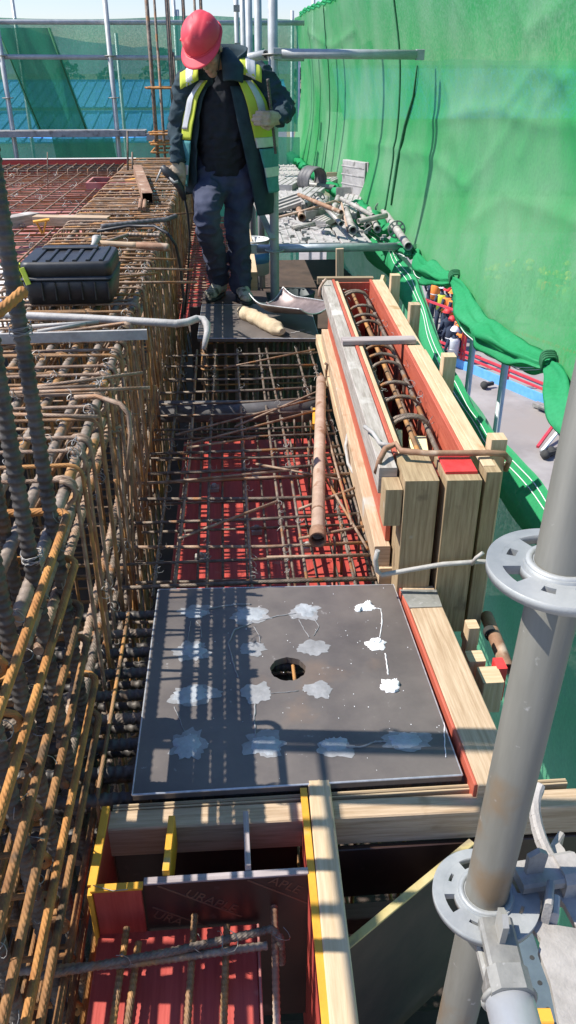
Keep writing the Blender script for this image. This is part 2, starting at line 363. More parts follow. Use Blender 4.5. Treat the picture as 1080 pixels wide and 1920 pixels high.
def rrect(x0, x1, y0, y1, r, e1=(1, 0, 0), e2=(0, 0, 1), o=(0, 0, 0), n=3):
    P = []; o = V(o); a = V(e1); b = V(e2)
    for cx, cy, s0 in ((x1-r, y1-r, 0), (x0+r, y1-r, 1), (x0+r, y0+r, 2), (x1-r, y0+r, 3)):
        P += arc(o+a*cx+b*cy, r, s0*math.pi/2, (s0+1)*math.pi/2, n, a, b)
    return P
def curl(mb, p, sz=.02, r=.0011):
    sz *= .72
    p = V(p); pts = []
    a0 = rnd.uniform(0, 6.28); tilt = V((rnd.uniform(-1, 1), rnd.uniform(-1, 1), rnd.uniform(.2, 1))).normalized()
    u = tilt.orthogonal().normalized(); w = tilt.cross(u)
    for i in range(11):
        a = a0+i*.62; q = sz*(.45+.075*i); pts.append(p+(u*math.cos(a)+w*math.sin(a))*q+tilt*sz*.12*i)
    mb.tube(pts, r, 3, False)
def evaluated(mb, name, m, mods, org):
    me = mb.mesh(name, m, org); o = bpy.data.objects.new(name, me); C.objects.link(o)
    for kind, kw in mods:
        md = o.modifiers.new(kind, kind)
        for k, v in kw.items(): setattr(md, k, v)
    dg = bpy.context.evaluated_depsgraph_get(); dg.update()
    new = bpy.data.meshes.new_from_object(o.evaluated_get(dg)); new.name = name
    bpy.data.objects.remove(o); bpy.data.meshes.remove(me)
    new.materials.clear(); new.materials.append(MT[m])
    for p in new.polygons: p.use_smooth = True
    return new

# ================================================================== SETTING
GZ = -7.0
g = MB(); g.slab([(-60, -30, GZ-.3), (60, -30, GZ-.3), (60, 48, GZ-.3), (-60, 48, GZ-.3)], (0, 0, 1), .3)
solo('site_ground', g, 'concrete', kind='structure', loc=(0, 0, GZ))
g = MB(); g.grid(lambda u, v: ((u-.5)*8000, -400+v*5400, GZ-.35), 8, 8)
solo('ground', g, 'field', kind='structure', loc=(0, 0, GZ-.35))
def hillz(x): return 62*math.exp(-((x+650)/190)**2)+66*math.exp(-((x+500)/700)**2)+30*math.exp(-((x-900)/900)**2)+6*noise.noise(V((x*.02, 3, 0)))+3*noise.noise(V((x*.07, 1, 0)))
g = MB()
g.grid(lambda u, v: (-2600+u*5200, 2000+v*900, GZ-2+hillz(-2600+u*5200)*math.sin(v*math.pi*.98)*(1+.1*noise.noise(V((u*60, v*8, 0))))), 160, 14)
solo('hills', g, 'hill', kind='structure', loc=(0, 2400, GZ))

# sheds with blue sheet roofs, seen through the far net
def shed(y0, y1, zr, ze, x0, x1, lab):
    t = thing('blue_roof_shed', lab, 'shed', ((x0+x1)/2, y0, GZ))
    b = MB(); b.box((x0+.4, y0+.4, GZ), (x1-.4, y1-.4, ze)); part('wall', b, 'wall', t)
    ym = (y0+y1)/2
    for ya, yb in ((y0, ym), (y1, ym)):
        r = MB(); n = int((x1-x0)/.9)
        r.slab([(x0, ya, ze), (x1, ya, ze), (x1, yb, zr), (x0, yb, zr)] if ya < yb else [(x1, ya, ze), (x0, ya, ze), (x0, yb, zr), (x1, yb, zr)], (0, 0, 1), .08)
        for i in range(n):
            x = x0+(i+.5)*.9; r.beam((x, ya, ze+.12), (x, yb, zr+.12), .12, .09)
        part('roof', r, 'blueroof', t)
    for i in range(7):
        x = x0+(i+.6)*(x1-x0)/7
        w = MB(); w.box((x, y0+.33, ze-2.2), (x+1.6, y0+.41, ze-.9)); f = part('window', w, 'glass', t)
    rd = MB(); rd.box((x0, ym-.2, zr+.05), (x1, ym+.2, zr+.22)); part('ridge_cap', rd, 'blueroof', t)
    return t
shed(52, 66, -1.15, -2.35, -40, -2.5, 'long pale shed with blue sheet roof, nearer of the two behind the far net')
shed(78, 98, .35, -1.5, -52, 6, 'long pale shed with blue sheet roof, farther of the two behind the far net')
shed(66, 82, 1.5, -1.9, 9, 95, 'blue roofed shed showing faintly through the big right hand net')

# trees beyond the sheds
def tree_proto(h, sd):
    r = random.Random(sd); tr = MB(); tr.tube([(0, 0, 0), (r.uniform(-.2, .2), .1, h*.35), (.1, r.uniform(-.3, .3), h*.7)], [.22, .15, .05], 6)
    for k in range(6):
        a = k*1.05; tr.tube([(0, 0, h*(.3+.06*k)), (math.cos(a)*h*.22, math.sin(a)*h*.22, h*(.5+.06*k))], [.07, .02], 4)
    cr = MB()
    for i in range(420):
        a, q, z = r.uniform(0, 6.28), r.random()**.5, r.random()
        w = (.30*math.sin(math.pi*(.12+.86*z))+.05*noise.noise(V((math.cos(a)*2+sd, math.sin(a)*2, z*4))))*h
        c = V((math.cos(a)*q*w, math.sin(a)*q*w, h*(.25+.75*z)))
        n = V((r.uniform(-1, 1), r.uniform(-1, 1), r.uniform(-.2, 1))).normalized(); u = n.orthogonal().normalized(); v = n.cross(u); s_ = r.uniform(.18, .42)
        b = len(cr.v); cr.v += [c+u*s_, c+v*s_*.7, c-u*s_, c-v*s_*.7]; cr.face([b, b+1, b+2, b+3], [(0, 0)]*4, False)
    t = thing('tree', 'leafy tree in the row beyond the blue roofed sheds', 'tree', (0, 0, GZ), 'trees beyond the sheds')
    inst('trunk', tr.mesh('trunk', 'bark'), t); inst('crown', cr.mesh('crown', 'leaf'), t)
    return t
protos = [tree_proto(8, 3), tree_proto(9.5, 5)]
for i in range(18):
    o = protos[i] if i < 2 else copy_tree(protos[i % 2])
    o.location = (-58+i*5.6+rnd.uniform(-1.5, 1.5), 112+rnd.uniform(-8, 14), GZ); o.rotation_euler.z = rnd.uniform(0, 6); k = rnd.uniform(.85, 1.35); o.scale = (k, k, k*rnd.uniform(.85, 1.1))

# deck far down, added so no light comes up through the beams
g = MB(); g.box((-6, .2, -1.35), (1.0, 12.2, -1.3)); solo('light_stop_deck', g, 'dark', kind='structure')

# ================================================================== MAIN BEAM CAGE (left)
XR, XL, ZT = -.38, -1.02, .57
cage = thing('beam_rebar_cage', 'long deep rusty beam cage of closely spaced stirrups left of the steel plates', 'rebar cage', (-.7, 4.5, -.6))
o_ = origin(cage)
def stirrup_mesh(x0, x1, z0, z1, m, hook=True, r=.0058, nm='stirrup'):
    b = MB(); b.tube(rrect(x0, x1, z0, z1, .032), r, 6, closed=True)
    if hook:
        b.tube(arc((x1-.032, 0.012, z1-.03), .032, 0, math.pi*.75, 5, (1, 0, 0), (0, 0, 1))+[V((x1-.12, .03, z1-.11))], r, 6)
        b.tube(arc((x1-.032, -.012, z1-.03), .032, math.pi/2, -.5, 5, (1, 0, 0), (0, 0, 1))+[V((x1-.09, -.03, z1-.13))], r, 6)
    return b.mesh(nm, m, (o_.x, 0, o_.z))
sm = [stirrup_mesh(XL, XR, -.62, ZT, 'barup'), stirrup_mesh(XL, XR+.004, -.62, ZT+.003, 'barrust', False), stirrup_mesh(-.86, -.55, -.6, ZT-.004, 'barrust')]
y = 1.72; k = 0
while y < 9.6:
    inst('stirrup', sm[(k % 3 == 1)*1], cage, (rnd.uniform(-.006, .006), y-o_.y, rnd.uniform(-.006, .006)), (rnd.uniform(-.012, .012), 0, rnd.uniform(-.03, .03)))
    if k % 2 == 0 and y > 2.2: inst('stirrup', sm[2], cage, (rnd.uniform(-.01, .01), y+.045-o_.y, 0), (0, 0, rnd.uniform(-.03, .03)))
    y += .095+rnd.uniform(-.014, .014); k += 1
# single legs tied against the right face
lb = MB(); lb.tube([(0, 0, .5), (.003, .004, -.1), (0, 0, -.62)], .0052, 5); lme = lb.mesh('side_leg', 'barrust', (0, 0, 0))
y = 2.35
while y < 7.6:
    inst('side_leg', lme, cage, (XR+rnd.uniform(-.05, .012)-o_.x, y-o_.y, rnd.uniform(-.2, .05)-o_.z), (rnd.gauss(0, .09), rnd.uniform(-.02, .03), rnd.uniform(0, 6)))
    y += rnd.uniform(.09, .2)
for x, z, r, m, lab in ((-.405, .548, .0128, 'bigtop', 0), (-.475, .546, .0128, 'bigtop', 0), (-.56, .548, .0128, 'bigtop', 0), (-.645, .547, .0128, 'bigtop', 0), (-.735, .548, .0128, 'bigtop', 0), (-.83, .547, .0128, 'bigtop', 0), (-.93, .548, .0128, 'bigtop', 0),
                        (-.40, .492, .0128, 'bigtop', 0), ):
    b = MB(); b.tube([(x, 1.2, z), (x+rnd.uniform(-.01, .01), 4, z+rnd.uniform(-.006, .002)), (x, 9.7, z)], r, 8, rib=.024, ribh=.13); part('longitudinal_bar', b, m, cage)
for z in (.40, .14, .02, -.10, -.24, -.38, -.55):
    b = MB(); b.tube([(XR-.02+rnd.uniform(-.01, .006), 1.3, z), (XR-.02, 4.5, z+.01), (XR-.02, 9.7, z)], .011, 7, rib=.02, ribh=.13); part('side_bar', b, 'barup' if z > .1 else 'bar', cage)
    b = MB(); b.tube([(XL+.02, 1.3, z), (XL+.02, 9.7, z)], .010, 5); part('side_bar', b, 'bar', cage)
for i in range(26):                                  # thin cross ties through the cage
    y = 2.3+i*.15+rnd.uniform(-.05, .05); z = rnd.choice((.40, .28, .14, .02, -.1, -.24))+.014
    b = MB(); b.tube([(XL, y, z), (XR+.02, y+rnd.uniform(-.03, .03), z)], .0045, 5); part('cross_tie', b, 'barup', cage)
for i in range(34):                                  # stray bars tied in at odd angles
    y = 1.95+rnd.random()*4.2; b = MB()
    if i % 2: b.tube([(XR+.012, y, rnd.uniform(.3, .55)), (XR+.016, y+rnd.uniform(-.14, .14), rnd.uniform(-.3, .1))], .0055, 5)
    else: x = rnd.uniform(-.9, -.6); b.tube([(x, y, .582), (x+rnd.uniform(.2, .5), y+rnd.uniform(-.16, .16), .586)], .006, 5)
    part('stray_bar', b, rnd.choice(('barup', 'barrust')), cage)
w = MB()
for i in range(170):
    w_y = 1.8+rnd.random()**1.3*6; curl(w, (rnd.choice((-.405, -.405, -.475, -.56, -.645, -.735)), w_y, .575), .022, .0012+.0001*w_y)
for i in range(90):
    curl(w, (XR, 1.75+rnd.random()**1.3*4, rnd.choice((.40, .28, .14, .02, -.1))), .022, .0013)
part('tie_wire', w, 'wire', cage, kind='stuff')
# odd starter hooks that lie over its right edge
b = MB(); p = [az(432*0+140, 745, .6), az(180, 743, .605), az(225, 757, .6), az(241, 775, .575)]
b.tube(p+[ay(245, 815, p[-1].y), ay(240, 880, p[-1].y-.02)], .0075, 6); part('hooked_tie', b, 'barup', cage)
b = MB(); b.tube([az(15, 630, .59), az(120, 622, .592), az(232, 606, .592)]+arc(az(236, 616, .59), .02, 1.5, -1.2, 4, (1, 0, 0), (0, 0, 1)), .007, 6); part('hooked_tie', b, 'barup', cage)

# ================================================================== NEAR COLUMN CAGE (foreground left)
col = thing('column_rebar_cage', 'tall column cage of dark ribbed bars and orange rusty hoops at the near left', 'rebar cage', (-.7, 1.1, -1.2))
cx0, cx1, cy0, cy1 = -1.08, -.362, .50, 1.53
for k, z in enumerate((.60, .47, .36, .25, .13, .02, -.10, -.22, -.35, -.48, -.6, -.74)):
    b = MB(); j = rnd.uniform(-.012, .012)
    pts = rrect(cx0, cx1+j, cy0, cy1+j, .03, (1, 0, 0), (0, 1, 0), (0, 0, z))
    b.tube([p+V((0, 0, .03*noise.noise(p*2+V((0, 0, k))))) for p in pts], .0088, 8, closed=True, rib=0)
    hm_ = 'hoop' if z > .4 or k % 4 == 0 else 'hooplow'; part('hoop', b, hm_, col)  # most lower hoops take the shade-darkened rust
    b = MB(); pts = rrect(-.86+j, -.47+j, .74, 1.34, .03, (1, 0, 0), (0, 1, 0), (0, 0, z-.018)); b.tube(pts, .0068, 7, closed=True); part('inner_hoop', b, 'hooplow', col)
    b = MB(); x = -.60+rnd.uniform(-.03, .03); b.tube([(x, cy0, z+.018), (x-.01, cy1, z+.016)], .0065, 6); part('cross_tie', b, hm_, col)
    b = MB(); yy = 1.02+rnd.uniform(-.03, .03); b.tube([(cx0, yy, z+.022), (cx1-.04, yy+.02, z+.02)]+arc((cx1-.03, yy+.02, z), .02, 1.6, -1.2, 4, (1, 0, 0), (0, 0, 1)), .0065, 6); part('cross_tie', b, hm_, col)
bars = [(-.39, 1.50), (-.388, 1.32), (-.39, 1.13), (-.387, .95), (-.39, .77), (-.39, .585),
        (-.50, 1.50), (-.62, 1.50), (-.75, 1.5), (-.88, 1.5), (-1.0, 1.5), (-1.05, 1.3), (-1.05, 1.1), (-1.05, .9), (-.54, .95), (-.55, 1.22), (-.70, 1.25), (-.66, .98)]
for i, (x, y) in enumerate(bars):
    b = MB(); top = 2.35 if i in (0, 1, 2, 3, 6, 7, 9, 11, 12) else rnd.choice((.66, .72, .78, .7))  # some tops run up out of view, made tall to cast shadows
    b.tube([(x, y, -1.25), (x+rnd.uniform(-.01, .01), y+rnd.uniform(-.01, .01), .3), (x+rnd.uniform(-.005, .005), y, top)], (.0138 if i < 3 else .0128), 9, rib=.017, ribh=.16)
    part('vertical_bar', b, 'big', col)
w = MB()
for i in range(80):
    x, y = bars[rnd.randrange(0, 10)] if rnd.random() < .75 else bars[rnd.randrange(0, 6)]
    curl(w, (x+.012, y, rnd.choice((.60, .515, .43, .34, .25, .16, .07, -.02, -.11, -.2, -.3))), rnd.uniform(.016, .026), .0009)
part('tie_wire', w, 'wire', col, kind='stuff')
for z, yb in ((.985, 1.5), (.60, 1.32)):              # wire lashing round bars
    b = MB(); pts = []
    for i in range(60):
        a = i*.55; pts.append(V((-.39+math.cos(a)*.021, yb+math.sin(a)*.021, z+.00035*i+.004*math.sin(i*.9))))
    b.tube(pts, .0011, 4); part('wire_lashing', b, 'wire', col)

b = MB(); b.tube([(-.86, -.3, 1.38), (-.87, 1.52, 1.40)], .009, 7); part('added_shadow_bar', b, 'bar', col)  # unseen bar added to cast a thin shadow line on the plate
# a tied rust-orange bar end with lashing, upper left edge
b = MB(); b.tube([ay(-25, 600, 1.22), ay(2, 582, 1.25), ay(45, 545, 1.3)], .0085, 8, rib=.012, ribh=.1)
solo('rebar_end', b, 'hoop', 'short orange rusty bar end wired to the dark upright bar at the left edge', 'rebar')

# ================================================================== CROSS BARS UNDER PLATE 1
cb = thing('cross_beam_bars', 'row of thick dark ribbed bars running under the near steel plate', 'rebar', (-.2, 1.7, -.1))
for i, (y, r) in enumerate(((2.02, .013), (1.93, .013), (1.84, .0145), (1.75, .0145), (1.66, .0145), (1.57, .0145), (1.48, .0145), (1.39, .0145), (1.31, .0145))):
    b = MB(); b.tube([(-1.15, y, -.045), (-.3, y+.004, -.047), (.52, y, -.045)], r, 9, rib=.02, ribh=.16); part('longitudinal_bar', b, 'big' if i % 4 != 1 else 'bar', cb)
    b = MB(); b.tube([(-1.15, y+.03, -.19), (.52, y+.03, -.19)], .0125, 8, rib=.022, ribh=.14); part('lower_bar', b, 'big', cb)
for i in range(7):
    x = -.34+i*.12; b = MB(); b.tube(rrect(1.30, 2.03, -.55, -.028, .03, (0, 1, 0), (0, 0, 1), (x, 0, 0)), .0055, 6, closed=True); part('stirrup', b, 'barrust', cb)

# ================================================================== STEEL PLATES
def steel_plate(name, lab, quad, t, hole=None):
    o = thing(name, lab, 'steel plate', (*((quad[0]+quad[2])/2).xy, -t))
    b = MB()
    if hole:
        hc, hr = hole; n = 40; base = []
        angs = sorted([2*math.pi*i/n for i in range(n)]+[math.atan2(q.y-hc.y, q.x-hc.x) % (2*math.pi) for q in quad])
        out, inn = [], []
        for a in angs:
            d = V((math.cos(a), math.sin(a), 0)); best = 9
            for p, q in zip(quad, quad[1:]+quad[:1]):
                e = q-p; den = d.x*e.y-d.y*e.x
                if abs(den) > 1e-9:
                    s_ = ((p.x-hc.x)*e.y-(p.y-hc.y)*e.x)/den; u = ((p.x-hc.x)*d.y-(p.y-hc.y)*d.x)/den
                    if s_ > 0 and -1e-6 <= u <= 1+1e-6: best = min(best, s_)
            out.append(hc+d*best); rr = hr*(1+.02*math.sin(a*9)+.015*math.sin(a*17)); inn.append(hc+d*rr)
        m = len(angs); b.v = [V((*p.xy, 0)) for p in out]+[V((*p.xy, 0)) for p in inn]+[V((*p.xy, -t)) for p in inn]+[V((*p.xy, -t)) for p in out]
        for i in range(4):
            for k in range(m):
                l = (k+1) % m; a, c = i*m, ((i+1) % 4)*m
                b.face([a+k, a+l, c+l, c+k], [(0, 0)]*4, False)
    else:
        b.slab([V((*p.xy, -t)) for p in quad], (0, 0, 1), t)
    part('plate_body', b, 'plate', o)
    e = MB()
    for p, q in zip(quad, quad[1:]+quad[:1]): e.beam(V((*p.xy, -.0022)), V((*q.xy, -.0022)), .005, .0052, ch=.0016)
    part('ground_edge', e, 'edge', o)
    return o
pq = [V((-.256, 1.283, 0)), V((.496, 1.286, 0)), V((.484, 2.066, 0)), V((-.253, 2.092, 0))]
plate1 = steel_plate('steel_plate', 'square dark steel plate with round centre hole and rows of grey paint dabs, nearer plate', pq, .02, (V((*az(540, 1254).xy, 0)), .048))
def blob(c, rx, ry, sd, m, h=.002, nm='paint_dab', lab=None):
    r = random.Random(sd); b = MB(); n = 40; ph = [r.uniform(0, 6.28) for _ in range(4)]
    def rad(a): return 1+.42*noise.noise(V((math.cos(a)*1.3+ph[0], math.sin(a)*1.3, sd)))+.32*noise.noise(V((math.cos(a)*3.2, math.sin(a)*3.2+ph[1], sd)))+.2*noise.noise(V((math.cos(a)*7, math.sin(a)*7, ph[2])))
    b.v.append(V((c.x, c.y, .0008+h)))
    for q, z in ((.35, h*.9), (.7, h*1.15), (1, 0)):
        for k in range(n):
            a = 2*math.pi*k/n; R = rad(a) if q == 1 else rad(a)*.5+.5
            zz = .0008+(z*(1+.5*noise.noise(V((math.cos(a)*3*q, math.sin(a)*3*q, sd)))) if z else 0)
            b.v.append(V((c.x+math.cos(a)*rx*q*R, c.y+math.sin(a)*ry*q*R, zz)))
    for k in range(n):
        l = (k+1) % n; b.face([0, 1+k, 1+l], [(0, 0)]*3)
        for i in range(2): b.face([1+i*n+k, 1+(i+1)*n+k, 1+(i+1)*n+l, 1+i*n+l], [(0, 0)]*4)
    return part(nm, b, m, plate1, lab)
dabs = [(367, 1150, .036, .022, 'paint'), (470, 1152, .042, .034, 'paint'), (575, 1145, .032, .03, 'paint'), (685, 1139, .030, .018, 'paintwhite'),
        (363, 1220, .036, .034, 'paint'), (475, 1217, .034, .034, 'paintthin'), (585, 1215, .046, .032, 'paintthin'), (706, 1209, .030, .024, 'paintwhite'),
        (360, 1302, .046, .03, 'paint'), (478, 1300, .04, .036, 'paintthin'), (597, 1293, .036, .03, 'paintthin'), (730, 1287, .026, .024, 'paintwhite'),
        (352, 1398, .034, .040, 'paint'), (495, 1397, .036, .032, 'paint'), (625, 1395, .03, .024, 'paint'), (757, 1388, .044, .024, 'paint')]
for i, (x, y, a, c, m) in enumerate(dabs):
    blob(az(x, y), a, c, i+11, m, .0055 if m == 'paintwhite' else (.0025 if m == 'paint' else .0009))
    if m == 'paintwhite':
        for k in range(3): blob(az(x+rnd.uniform(-14, 14), y+rnd.uniform(-8, 8)), .011, .009, i*7+k, m, .009)
for i, (x, y, a, c, m) in enumerate(dabs):
    if m == 'paint': blob(az(x+rnd.uniform(-6, 6), y+rnd.uniform(-4, 8)), a*1.35, c*1.3, i+91, 'paintthin', .0003, 'paint_smear')
w = MB()
for i in range(110):
    p = V((rnd.gauss(.2, .2), rnd.gauss(1.68, .26), .0006))
    if -.24 < p.x < .48 and 1.3 < p.y < 2.05: s_ = rnd.uniform(.0004, .0012); w.box(p-V((s_, s_, .0004)), p+V((s_, s_*1.3, s_*.6)))
part('plaster_speck', w, 'paintwhite', plate1, kind='stuff')
def trail(pts, r=.0022, m='paint'):
    r *= .65; m = 'paintthin' if m == 'paint' else m
    P = [az(*p, .0012) for p in pts]; b = MB(); n = 5; q = []
    for a, c in zip(P, P[1:]):
        for i in range(n): q.append(a.lerp(c, i/n)+V((rnd.uniform(-1, 1), rnd.uniform(-1, 1), 0))*.0012)
    b.tube(q+[P[-1]], [r*rnd.uniform(.6, 1.3) for _ in q]+[r], 5); part('paint_trail', b, m, plate1)
trail([(388, 1142), (420, 1136), (450, 1133), (470, 1133)], .005); trail([(357, 1165), (354, 1185), (352, 1205)]); trail([(368, 1165), (376, 1175), (378, 1195)])
trail([(470, 1170), (440, 1180), (428, 1205), (436, 1240), (446, 1270)], .0035); trail([(476, 1175), (485, 1190), (488, 1205)]); trail([(482, 1165), (520, 1155), (555, 1150)], .0025, 'paintthin')
trail([(560, 1160), (570, 1180), (580, 1195)]); trail([(590, 1160), (598, 1175), (588, 1192)]); trail([(703, 1140), (715, 1142), (716, 1165), (712, 1195)], .0025, 'paintwhite')
trail([(722, 1225), (725, 1245), (728, 1265)], .003, 'paintwhite'); trail([(326, 1326), (338, 1350), (345, 1372)]); trail([(478, 1320), (477, 1350), (479, 1380)], .0035, 'paintthin')
trail([(650, 1402), (680, 1400), (705, 1390), (725, 1390)], .004); trail([(833, 1355), (834, 1385), (836, 1420)], .002, 'paintwhite'); trail([(560, 1295), (535, 1298), (505, 1300)], .002, 'paintthin')
q2 = [V((-.20, 4.765, 0)), V((.533, 4.705, 0)), V((.548, 5.50, 0)), V((-.19, 5.56, 0))]
plate2 = steel_plate('steel_plate', 'dark steel plate under the worker\'s boots with canvas roll and scoop on it, farther plate', q2, .022)
b = MB(); b.box((-.19, 5.566, -.03), (.265, 5.93, -.0015)); solo('landing_board', b, 'dark', 'dark board behind the farther plate on which the worker stands', 'board')
# bars standing in the dark well under it
well = thing('well_rebar_cage', 'dark upright bars in the shaded well under the farther steel plate', 'rebar cage', (.15, 5.1, -1.2))
for i in range(11):
    for yy in (4.84, 5.35):
        b = MB(); x = -.17+i*.065; b.tube([(x, yy, -1.25), (x+.004, yy, -.03)], .009, 6); part('vertical_bar', b, 'bar', well)
for z in (-.12, -.22, -.32, -.45):
    b = MB(); b.tube(rrect(-.19, .50, 4.82, 5.37, .03, (1, 0, 0), (0, 1, 0), (0, 0, z)), .006, 6, closed=True); part('hoop', b, 'barrust', well)
b = MB(); b.box((-.25, 4.0, -1.2), (.6, 4.02, -.45)); solo('dark_board', b, 'dark', 'dark board standing in for the shade at the foot of the well', 'plywood panel')  # dark board added to deepen the shade below the plate
b = MB(); b.box((-.28, 5.6, -1.2), (.62, 5.62, -.03)); solo('dark_board', b, 'dark', 'dark board standing in for the shade behind the farther plate', 'plywood panel')  # dark backing that paints the darkness of the well

# ================================================================== TROUGH BETWEEN THE PLATES
b = MB(); b.box((-.262, 2.10, -.30), (.50, 3.86, -.282)); solo('plywood_sheet', b, 'red', 'bright red plywood bottom seen through the bar mat between the steel plates', 'plywood sheet')
mt = thing('rebar_mat', 'loose two layer bar mat over the red plywood between the two steel plates', 'rebar mat', (.1, 3.3, -.05))
yb = 2.16; k = 0
while yb < 4.68:
    a = rnd.uniform(-.06, .06); z = -.028+rnd.uniform(-.012, .006); x0 = rnd.uniform(-.46, -.36); x1 = rnd.uniform(.44, .54)
    b = MB(); b.tube([(x0, yb-a*.4, z), (.1, yb+rnd.uniform(-.01, .01), z+rnd.uniform(-.01, .004)), (x1, yb+a*.5, z)], rnd.choice((.0055, .0065, .0075)), 6); part('cross_bar', b, (rnd.choice(('bar', 'bar', 'barup')) if yb < 3.7 else 'bar'), mt)
    if k % 2 == 0:
        b = MB(); b.tube([(-.40, yb+.05, -.21), (.5, yb+.05+rnd.uniform(-.04, .04), -.21)], .006, 5); part('cross_bar', b, 'bar', mt)
    yb += rnd.choice((.10, .14, .17, .19)) if yb < 3.8 else .2; k += 1
for x in (-.27, -.205, -.10, .045, .165, .225, .38, .46):
    b = MB(); b.tube([(x-.005, 2.11, -.042), (x+rnd.uniform(-.015, .015), 3.2, -.045), (x+rnd.uniform(-.02, .02), 4.66, -.042)], .0062, 6); part('long_bar', b, 'barup' if x in (.045, -.205) else 'bar', mt)
for x in (-.24, -.15, -.06, .03, .11, .2, .29, .36, .43, .5):
    b = MB(); b.tube([(x, 2.11, -.222), (x+rnd.uniform(-.02, .02), 4.4, -.222)], .0058, 5); part('long_bar', b, 'bar', mt)
for p0, p1 in (((300, 905), (560, 880)), ((335, 1010), (520, 940)), ((480, 870), (640, 900)), ((560, 1010), (690, 985)), ((600, 880), (690, 1030)), ((610, 800), (660, 985)), ((500, 1045), (690, 1040)), ((345, 835), (590, 770)), ((330, 815), (600, 745)), ((440, 800), (700, 690)), ((350, 840), (480, 820)), ((420, 690), (590, 655)), ((560, 955), (690, 905))):
    b = MB(); b.tube([az(*p0, -.015), az(*p1, -.012)], .0055, 6); part('loose_bar', b, 'barup', mt)
for i in range(16):
    x, y = rnd.uniform(.28, .5), rnd.uniform(2.3, 4.0); b = MB(); b.tube([(x, y, -.2), (x, y+.02, -.05)]+arc((x, y+.045, -.05), .025, math.pi, .3, 4, (0, 1, 0), (0, 0, 1)), .005, 5); part('link', b, 'bar', mt)
w = MB()
for i in range(110): curl(w, (rnd.choice((-.27, -.205, -.1, .045, .165, .225, .38, .46)), rnd.uniform(2.15, 4.6), -.03), .02, .0013)
part('tie_wire', w, 'wire', mt, kind='stuff')
for i in range(7):
    c = V(((.05, -.12, -.15, .28, .08, -.1, .1)[i], (2.2, 2.36, 2.7, 2.75, 2.9, 3.3, 3.42)[i], -.26)); b = MB(); b.ball(c, (.016, .016, .014), 8, 5); b.box(c+V((-.022, -.022, -.022)), c+V((.022, .022, -.004)))
    solo('spacer_block', b, 'splat', 'small grey mortar spacer on the red plywood, '+('nearest the plate', 'second from the plate', 'left middle', 'right middle', 'in the centre', 'far left', 'farthest back')[i], 'spacer block', 'spacer blocks under the mat')
b = MB(); b.pipe((-.37, 3.80, -.085), (.46, 3.74, -.082), .055, .006, 20); solo('black_pipe', b, 'pipe', 'thick dusty black pipe lying across under the bars between the plates', 'pipe')
b = MB(); b.beam(az(592, 770, -.03), az(592, 800, -.03), .03, .03); solo('orange_spacer', b, 'orange', 'small orange plastic piece beside the top of the rusty socket tube', 'plastic spacer')

# rusty socket tube lying on the mat
t = thing('socket_tube', 'pale rusty tube with flared socket end lying on the bar mat', 'steel tube', az(597, 860, .02))
a, c = az(602, 712, .012), az(596, 1000, .012)
b = MB(); b.pipe(c, a, .0245, .004, 18); part('tube', b, 'rustp', t)
d = (c-a).normalized()
b = MB(); b.pipe(c+d*.045, c-d*.012, .030, .006, 18); part('socket', b, 'rust', t)
b = MB(); b.pipe(c-d*.16, c-d*.15, .0265, .003, 18); part('weld_ring', b, 'rust', t)

def hookbar(pts, r, name, lab, m='greybar', n=8, cat='rebar hook'):
    b = MB(); b.tube(pts, r, n, rib=0); return solo(name, b, m, lab, cat)
hookbar([ay(600, 700, 3.95), ay(611, 712, 3.95), ay(612, 695, 3.95), ay(614, 684, 3.95), ay(609, 681, 3.95)], .007, 'bent_hook', 'short bent hook bar at the upper end of the rusty socket tube', 'bar')
hookbar([az(690, 905, .01), az(668, 895, .03), az(653, 870, .04), az(648, 838, .07), az(652, 815, .09), az(656, 818, .07)], .007, 'bent_hook', 'bent steel hook hanging over the timber batten left of the box form')

# ================================================================== BOX FORM (right) with its own cage
BO = V((.43, 2.115, 0)); bdx = V((1, -.040, 0)).normalized(); bdy = V((.040, 1, 0)).normalized()
def B(u, v, z): return BO+bdx*u+bdy*v+V((0, 0, z))
BL = 2.44; BT = .385; BB = -.13
box = thing('beam_box_form', 'long open timber and red plywood box form standing right of the bar mat', 'formwork', B(.17, 1.2, BB))
def bb(u0, u1, v0, v1, z0, z1, ch=.002):
    m = MB(); u, v, z = (u0+u1)/2, (v0+v1)/2, (z0+z1)/2
    if v1-v0 >= max(u1-u0, z1-z0): m.beam(B(u, v0, z), B(u, v1, z), u1-u0, z1-z0, ch=ch)
    elif u1-u0 >= z1-z0: m.beam(B(u0, v, z), B(u1, v, z), v1-v0, z1-z0, ch=ch)
    else: m.beam(B(u, v, z0), B(u, v, z1), v1-v0, u1-u0, bdx, ch)
    return m
part('side_panel', bb(.052, .066, .09, BL-.02, BB, BT+.004), 'redbox', box); part('side_panel', bb(.262, .276, .09, BL-.02, BB, BT+.002), 'redbox', box)
part('top_batten', bb(-.004, .050, .0, BL, BT-.085, BT), 'woodgrey', box, 'grey weathered left top batten'); part('top_strip', bb(.068, .084, .10, BL-.05, BT-.06, BT+.001), 'woodnew', box)
part('lower_batten', bb(.0, .050, .02, BL, .02, .10), 'wood', box); part('outer_skin', bb(.036, .0505, .05, BL, .102, BT-.087), 'redbox', box)
part('top_batten', bb(.278, .340, .10, BL-.02, BT-.07, BT), 'woodnew', box, 'pale new right top batten'); part('top_strip', bb(.300, .338, -.02, 1.1, BT+.001, BT+.012), 'woodnew', box)
part('end_panel', bb(.068, .26, BL-.045, BL-.03, BB, BT-.01), 'redbox', box); part('end_batten', bb(-.03, .285, BL-.02, BL+.02, BT-.025, BT+.012), 'wooddark', box)
part('base_panel', bb(.066, .262, .09, BL-.05, BB-.02, BB), 'redbox', box)
